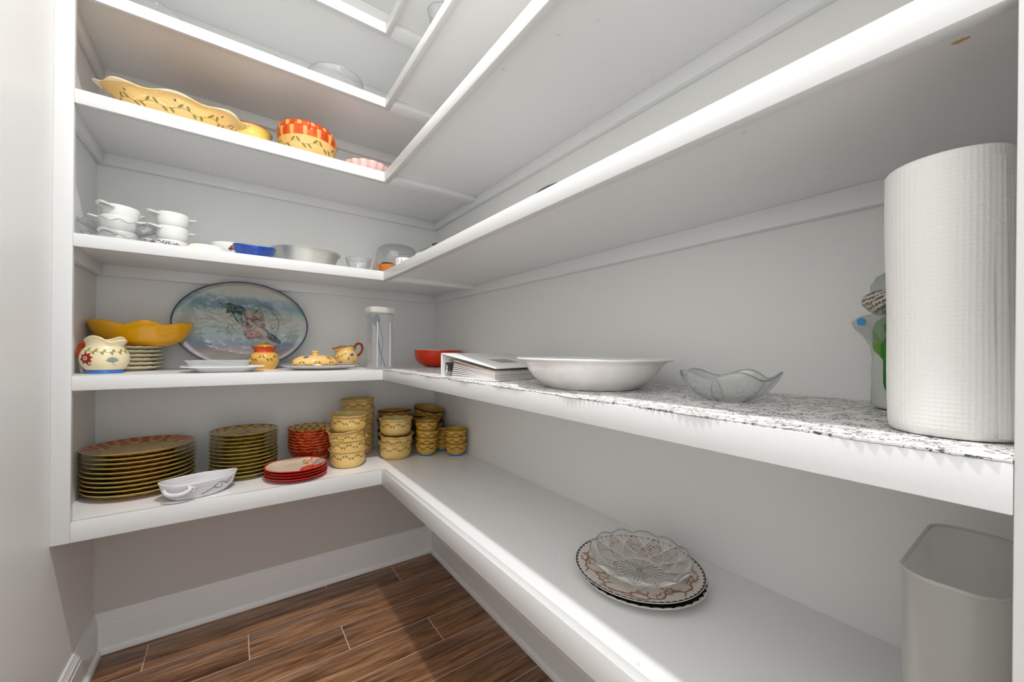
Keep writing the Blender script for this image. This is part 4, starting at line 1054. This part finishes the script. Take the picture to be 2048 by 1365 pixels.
# ================================================================== shelf of white bowls and pan
def lug_bowl():
    e = empty('lug_bowl'); tag(e, cat='bowl')
    pr = curve_prof([(0, .003), (.028, .002), (.031, 0), (.035, .003), (.041, .020), (.0435, .046)], 4) + curve_prof([(.043, .048), (.041, .0475), (.038, .022), (.031, .008), (0, .007)], 4)
    G().lathe(pr, 56).obj('bowl_body', M_white, e)
    for s in (1, -1):
        g = G(); v = []; n = 8
        pts = catmull([(s * .040, -.020, .038), (s * .056, -.014, .042), (s * .063, 0, .046), (s * .056, .014, .042), (s * .040, .020, .038)], 5)
        g.tube(pts, .0056, 8, flat=.7); g.add([(s * .040, -.018, .0375), (s * .054, -.010, .0405), (s * .058, 0, .042), (s * .054, .010, .0405), (s * .040, .018, .0375), (s * .040, -.018, .0345), (s * .054, -.010, .0375), (s * .058, 0, .039), (s * .054, .010, .0375), (s * .040, .018, .0345)], [[0, 1, 2, 3, 4], [9, 8, 7, 6, 5]])
        g.obj('lug_handle', M_white, e, ang=60)
    return e
lb = lug_bowl()
def ruffle_plate(loc, label):
    e = empty('ruffled_glass_plate', loc); tag(e, label, 'plate')
    pr = curve_prof([(0, .002), (.045, .001), (.050, .003), (.072, .016), (.088, .026)], 5); pin = [(max(0, a - .001), b + .003) for a, b in pr][::-1]
    def f(t, rr_, z, s): w = smoothstep(.006, .026, z); return pol(t, rr_ * (1 + .03 * w * math.cos(14 * t)), z + .0032 * w * math.cos(14 * t + .6))
    G().lathe(pr + pin, 168, f).obj('plate_wall', M_glass, e, ang=180)
    g = G(); g.tube([f(t, .0875, .028, 0) for t in [2 * PI * i / 168 for i in range(168)]], .0015, 6, closed=True); g.obj('rim', M_glassrim, e, ang=180)
    return e
X1, Y1 = -1.178, -.222
ruffle_plate((X1, Y1, S3), 'ruffled clear glass plate at the bottom of white bowl stack')
ruffle_plate((X1, Y1, S3 + .046), 'ruffled clear glass plate between two white lug bowls')
a0 = .55
for k, (zz, tx, rz, txt) in enumerate(((.0045, 0, 1.2, 'white lug bowl sandwiched between two ruffled glass plates'), (.0505, 0, -.45 + a0, 'white lug bowl resting on upper ruffled glass plate'), (.0835, .10, .35 + a0, 'tilted white lug bowl topping the stack on glass plates'))):
    o = lb if k == 0 else dup(lb); o.location = (X1 + (.004 if k == 2 else 0), Y1, S3 + zz); o.rotation_euler = (tx * .4, tx * .5, rz); o['label'] = txt; o['group'] = 'white lug bowls on glass plates'
for k, rz in enumerate((.15, .45, .3)):
    o = dup(lb); o.location = (-1.053 + .001 * k, -.206, S3 + .046 * k); o.rotation_euler = (0, .01 * k, rz + .1); o['label'] = 'white lug bowl, %s, in stack of three beside glass plates' % ('at the bottom', 'in the middle', 'topmost')[k]; o['group'] = 'stack of three white lug bowls'
# patterned saucer, upturned cream plate
M = Mat('calico_glaze', rgb(226, 226, 222), .2).coords(); n = M.noise(160, 3); M.mix(n.gt(.5) * .85, rgb(52, 66, 92))
o = G().lathe(plate_prof(.040, .022, .022, .004), 40).obj('calico_saucer', M.done(), loc=(-1.062, -.312, S3)); tag(o, 'small blue speckled saucer in front of white lug bowls', 'saucer')
o = G().lathe([(0, .020), (.036, .0205), (.040, .0235), (.043, .0235), (.045, .019), (.062, .006), (.066, .0), (.064, .0), (.060, .003), (.042, .015), (0, .016)][::-1], 56).obj('upturned_plate', M_whitewarm, loc=(-.955, -.325, S3)); tag(o, 'cream plate turned upside down beside blue dish', 'plate')
# fruit-painted bowl
e = empty('fruit_bowl', (-.884, -.180, S3)); tag(e, 'white bowl painted with olives and red fruit behind blue dish', 'bowl')
pts = [(.034, 0), (.036, .002), (.056, .022), (.066, .046), (.068, .066)]; rf = prof_r(pts)
G().lathe(curve_prof([(0, .002)] + pts, 4) + curve_prof([(.067, .068), (.064, .066), (.061, .046), (.051, .022), (0, .007)], 4), 56).obj('bowl_body', M_white, e)
g = G(); decal_round(g, ell(.011, .0085), -1.55, .050, rf, 1, .4, mi=0); decal_round(g, ell(.006, .005), -1.38, .058, rf, 1, 0, off=.001, mi=4); decal_round(g, ell(.006, .005), -1.68, .044, rf, 1, 0, off=.001, mi=1); g.obj('painted_fruit', [plain('olive_paint', rgb(112, 112, 52), .3)] + DEC[1:], e)
# blue dish, pan
pr = curve_prof([(0, .003), (.034, .002), (.037, 0), (.042, .004), (.054, .022), (.060, .040)], 4) + curve_prof([(.059, .042), (.056, .040), (.050, .022), (.036, .008), (0, .007)], 4)
M = Mat('cobalt_glaze', rgb(32, 74, 168), .12).coords(); n = M.noise(18, 3); M.mix(X.m('SUBTRACT', n, .42, clamp=True) * 1.5, rgb(20, 44, 112))
o = G().lathe(pr, 56, lambda t, r_, z, s: (r_ * 1.06 * math.cos(t), r_ * .95 * math.sin(t), z + .004 * smoothstep(.02, .04, z) * math.cos(2 * t))).obj('cobalt_dish', M.done(), loc=(-.822, -.326, S3), ang=180); tag(o, 'cobalt blue oval dish in front of metal pan', 'dish')
M = Mat('worn_tin', rgb(206, 206, 198), .42, Metallic=.75).coords(); n = M.noise(8, 4, .6); M.mix(X.m('SUBTRACT', n, .45, clamp=True), rgb(150, 150, 142)); n = M.noise(40, 3); M.mix(n.gt(.70) * .3, rgb(110, 108, 102))
pr = [(0, 0), (.088, 0), (.092, .002), (.122, .070), (.127, .071), (.1285, .0735), (.126, .0755), (.1215, .073), (.0905, .0035), (0, .002)]
o = G().lathe(pr, 80).obj('metal_pan', M.done(), loc=(-.648, -.200, S3)); tag(o, 'wide grey metal pan with sloping sides between blue dish and glass bowl', 'pan')
glass_bowl('small_glass_bowl', (-.468, -.290, S3), .050, .058, .0, 1, 0, 'small clear glass bowl beside leaning wooden coasters', rb=.5, nt=48)
for k in range(3):
    o = box('wood_coaster', -.002, .002, -.038, .038, 0, .062, plain('rosy_wood', rgb(168, 124, 110), .5) if k == 0 else bpy.data.materials['rosy_wood'], bev=.0008, loc=(-.408 + .0075 * k, -.255, S3 + .0008), rot=(0, .22, -.25)); tag(o, ('thin rosy wooden coaster leaning, nearest glass bowl', 'thin rosy wooden coaster leaning, middle of three', 'thin rosy wooden coaster leaning, nearest amber dish')[k], 'coaster', 'leaning wooden coasters')
# corner glassware
e = empty('glass_cloche', (-.262, -.150, S3)); tag(e, 'large upturned clear glass jar in the shelf corner', 'jar')
pr = [(.092, 0), (.094, .002), (.095, .100)] + curve_prof([(.094, .130), (.084, .158), (.062, .172), (.030, .177), (0, .178)], 4); pin = [(max(0, a - .003), b - .003 * (b > .1)) for a, b in pr][::-1]
G().lathe(pr + pin, 64).obj('jar_wall', M_glass, e, ang=180)
g = G(); g.tube([(.0935 * math.cos(t), .0935 * math.sin(t), .002) for t in [2 * PI * i / 64 for i in range(64)]], .002, 6, closed=True); g.tube([(.082 * math.cos(t), .082 * math.sin(t), .159) for t in [2 * PI * i / 64 for i in range(64)]], .0009, 5, closed=True); g.obj('rim', M_glassrim, e)
e = empty('amber_dish', (-.352, -.322, S3)); tag(e, 'amber glass dish with wire handle at inner shelf corner', 'dish')
G().lathe(curve_prof([(0, 0), (.022, 0), (.036, .020), (.044, .042)], 4) + [(.042, .043), (.033, .021), (.02, .004), (0, .003)], 40).obj('dish_body', plain('amber_glass', rgb(196, 112, 20), .1), e)
g = G(); g.tube(catmull([(-.030, .010, .040), (-.020, .020, .056), (.02, .024, .058), (.034, .012, .042)], 6), .003, 8); g.obj('handle', M_darkmetal, e)
e = empty('printed_cup', (-.318, -.412, S3)); tag(e, 'white cup with small brown print behind shelf edge', 'cup')
pts = [(.026, 0), (.030, .004), (.036, .030), (.037, .058)]; rf = prof_r(pts)
G().lathe(curve_prof([(0, .001)] + pts, 4) + [(.034, .058), (.033, .03), (.026, .006), (0, .005)], 40).obj('cup_body', M_white, e)
g = G()
for k in range(9): decal_round(g, petal(.008, .0012), -2.9 + .13 * k, .045 + .004 * math.sin(k * 2.1), rf, 1, k * 1.7, mi=0)
g.obj('printed_sprig', plain('brown_print', rgb(84, 64, 52), .4), e)
e = empty('lidded_casserole', (-.235, -.520, S3)); tag(e, 'white casserole with blue flower and glass lid with grey knob', 'casserole')
pts = [(.068, 0), (.072, .003), (.078, .030), (.079, .062)]; rf = prof_r(pts)
G().lathe(curve_prof([(0, .001)] + pts, 4) + [(.076, .062), (.074, .03), (.066, .006), (0, .005)], 56).obj('dish_body', M_white, e)
g = G()
for k in range(8): decal_round(g, petal(.013, .004), -3.55, .048, rf, 1, k * .8, mi=0)
decal_round(g, petal(.022, .002), -3.4, .043, rf, 1, -.5, mi=0); o = g.obj('blue_flower_print', plain('cornflower_print', rgb(52, 92, 160), .3), e); o['label'] = 'blue flower print'
lid = G().lathe(curve_prof([(.080, .063), (.076, .069), (.050, .086), (.020, .094), (0, .095)], 4) + [(0, .092), (.048, .083), (.074, .066), (.080, .063)], 56).obj('lid', M_glass, e, ang=180)
G().lathe(curve_prof([(0, .094), (.006, .095), (.006, .101), (.013, .105), (.0135, .110), (.009, .113), (0, .114)], 3), 32).obj('knob', M_darkmetal, lid)
o = G().lathe([(0, 0), (.098, 0), (.105, .004), (.112, .022), (.114, .0235), (.1125, .025), (.110, .023), (.103, .006), (0, .003)], 64).obj('black_pan', M_black, loc=(-.258, -1.342, S3)); tag(o, 'black round pan lying far back on shelf above binder', 'pan')
# ================================================================== shelf of yellow platter and checked bowls
def long_platter():
    e = empty('long_scalloped_platter', (-1.030, -.312, S2)); tag(e, 'long yellow scalloped platter with blue dots and vine', 'platter')
    A, Bb = .186, .082
    pr = curve_prof([(0, .004), (.50, .003), (.56, 0), (.60, .004), (.74, .030), (.88, .058), (1.0, .070)], 5) + curve_prof([(.995, .073), (.97, .0725), (.86, .061), (.70, .032), (.55, .010), (0, .009)], 5)
    def md(t, r, z, s):
        w = smoothstep(.02, .07, z); c = math.cos(t); k = math.cos(8 * t)
        return (A * r * (1 + .03 * w * k) * c, Bb * r * (1 + .06 * w * k) * math.sin(t), z + .0045 * w * k + .006 * w * (c ** 4) * (1 if c < 0 else .2))
    M = Mat('platter_yellow_glaze', rgb(226, 186, 116), .12).coords()
    u = X.m('ARCTAN2', M.y * (1 / Bb), M.x * (1 / A)) * (1 / (2 * PI)) + .5
    n = M.noise(8, 3, .5, scl=(1, 1, 2)); M.mix(X.m('SUBTRACT', n, .48, clamp=True) * 1.8, rgb(216, 162, 84)); rg = ((n - .40).abs()).lt(.012); M.mix(rg * .4, rgb(244, 220, 168))
    M.mix(M.z.gt(.0705) * .8, rgb(246, 230, 196))
    vine(M, u, M.z, 12, .075, .037, .004, .008, .0032)
    a = ((u * 8 + .5).fract() - .5) * .115; d = a * a + (M.z - .056) * (M.z - .056); M.mix(d.lt(.0000085), rgb(74, 76, 104))
    G().lathe(pr, 144, md).obj('platter_body', M.done(), e, ang=180)
long_platter()
def checked(name, base, rimcol, R, h, z0, n_):
    M = Mat(name, base, .12).coords().polar(); u = M.th * (1 / (2 * PI)) + .5; n = M.noise(20, 3)
    chk = ((u * n_).fract() - .5).abs().lt(.36); M.mix(M.z.gt(z0), rgb(232, 158, 84)); M.mix(M.z.gt(z0) * chk, rimcol); M.mix(M.z.gt(z0) * chk * X.m('SUBTRACT', n, .42, clamp=True) * 2, rgb(232, 120, 36)); M.mix(M.z.gt(h - .003), rgb(186, 58, 14))
    n2 = M.noise(9, 2, scl=(1, 1, 3)); M.mix(M.z.lt(z0) * X.m('SUBTRACT', n2, .45, clamp=True) * 1.4, rgb(226, 160, 70))
    vine(M, u, M.z, int(2 * PI * R / .075), .075, z0 - .026, .005, .010, .0036)
    return M.done()
pr = curve_prof([(0, .003), (.060, .003), (.066, 0), (.072, .004), (.090, .030), (.097, .066), (.099, .078), (.102, .092), (.1025, .106), (.0985, .116)], 4) + curve_prof([(.096, .1175), (.095, .110), (.097, .094), (.092, .066), (.083, .030), (.062, .010), (0, .008)], 4)
def scl(t, r, z, s): w = smoothstep(.075, .11, z); return pol(t, r * (1 + .014 * w * math.cos(16 * t)), z + .0012 * w * math.cos(16 * t))
M_chk = checked('checked_bowl_glaze', rgb(226, 182, 112), rgb(196, 66, 14), .098, .117, .080, 14)
o = G().lathe(pr, 128, scl).obj('checked_bowl', M_chk, loc=(-.652, -.262, S2), ang=180); tag(o, 'yellow bowl with orange checked rim, lower of the nested pair', 'bowl', 'nested checked bowls')
o = dup(o, (-.656, -.256, S2 + .0215), (.0, .0, .3)); o.scale = (.95, .95, 1); o['label'] = 'yellow bowl with orange checked rim, upper of the nested pair'
# checked serving bowl and pale yellow bowl behind the platter
pr = curve_prof([(0, .003), (.046, .003), (.050, 0), (.056, .004), (.080, .050), (.094, .100), (.100, .124)], 4) + curve_prof([(.099, .127), (.096, .125), (.089, .100), (.074, .050), (.048, .010), (0, .008)], 4)
o = G().lathe(pr, 72).obj('dark_edged_bowl', checked('dark_edged_glaze', rgb(226, 150, 92), rgb(196, 78, 34), .095, .1262, .090, 18), loc=(-1.020, -.122, S2)); tag(o, 'deep orange bowl with dark edge behind long yellow platter', 'bowl')
pr = curve_prof([(0, .003), (.040, .003), (.044, 0), (.050, .004), (.068, .034), (.070, .060), (.064, .080), (.066, .098), (.072, .108)], 4) + curve_prof([(.071, .110), (.068, .108), (.062, .098), (.060, .080), (.066, .060), (.060, .034), (0, .008)], 4)
M = Mat('pale_yellow_glaze', rgb(226, 202, 104), .14).coords(); M.mix(M.z.gt(.107), rgb(190, 90, 34))
o = G().lathe(pr, 64).obj('pale_yellow_bowl', M.done(), loc=(-.836, -.196, S2)); tag(o, 'pale yellow waisted bowl behind end of long platter', 'bowl')
# pink scalloped dish with a clear glass bowl behind
pr = curve_prof([(0, .003), (.050, .003), (.054, 0), (.060, .004), (.082, .026), (.093, .046)], 4) + curve_prof([(.092, .0485), (.089, .046), (.077, .026), (.056, .010), (0, .008)], 4)
M = Mat('pink_glaze', rgb(240, 206, 200), .12).coords().polar(); u = M.th * (1 / (2 * PI)) + .5; M.mix(X.m('SUBTRACT', X.m('ABSOLUTE', (u * (2 * PI * 8)).sin()), .55, clamp=True) * 1.2, rgb(224, 134, 128)); M.mix(M.z.gt(.0475), rgb(188, 50, 44))
def md(t, r, z, s): w = smoothstep(.01, .046, z); k = abs(math.cos(8 * t)); return pol(t, r * (1 + .05 * w * (k - .5)), z + .004 * w * (k - .5))
o = G().lathe(pr, 160, md).obj('pink_scalloped_dish', M.done(), loc=(-.438, -.285, S2), ang=180); tag(o, 'pink scalloped dish with red edge beside checked bowls', 'dish')
glass_bowl('clear_corner_bowl', (-.330, -.130, S2), .085, .105, 0, 1, 0, 'clear glass bowl in the corner behind pink dish', nt=56)
# ================================================================== shelf of clear glassware
def oval_glass(name, loc, A, Bb, h, label, rot=0):
    e = empty(name, loc, (0, 0, rot)); tag(e, label, 'dish')
    pr = curve_prof([(0, 0), (.6, 0), (.75, .15), (.92, .75), (1, 1)], 5); pin = [(max(0, a - .02), b + .05) for a, b in pr][::-1]
    def f(t, r, z, s): return (A * r * math.cos(t), Bb * r * math.sin(t), z * h)
    G().lathe(pr + pin, 72, f).obj('dish_wall', M_glass, e, ang=180)
    g = G(); g.tube([f(t, .99, 1.03, 0) for t in [2 * PI * i / 72 for i in range(72)]], .0015, 6, closed=True); g.tube([f(t, .93, .80, 0) for t in [2 * PI * i / 72 for i in range(72)]], .0007, 5, closed=True); g.obj('rim', M_glassrim, e, ang=180)
oval_glass('oval_glass_dish', (-1.105, -.270, S1), .110, .100, .050, 'clear glass oval dish near the left wall, high up')
oval_glass('flat_glass_dish', (-.790, -.280, S1), .085, .085, .036, 'low clear glass dish between two taller glass dishes')
glass_bowl('glass_salad_bowl', (-.555, -.262, S1), .102, .088, 0, 1, 0, 'clear glass salad bowl near inner corner, high up', nt=64)
e = empty('glass_vase', (-.285, -.655, S1)); tag(e, 'tall clear glass vase on the high shelf along right wall', 'vase')
pr = curve_prof([(0, 0), (.034, 0), (.038, .004), (.034, .080), (.036, .160), (.046, .222)], 5); pin = [(max(0, a - .0025), b + .002) for a, b in pr][::-1]
G().lathe(pr + pin, 48).obj('vase_wall', M_glass, e, ang=180)
g = G(); g.tube([(.045 * math.cos(t), .045 * math.sin(t), .2225) for t in [2 * PI * i / 48 for i in range(48)]], .0015, 6, closed=True); g.obj('rim', M_glassrim, e, ang=180)
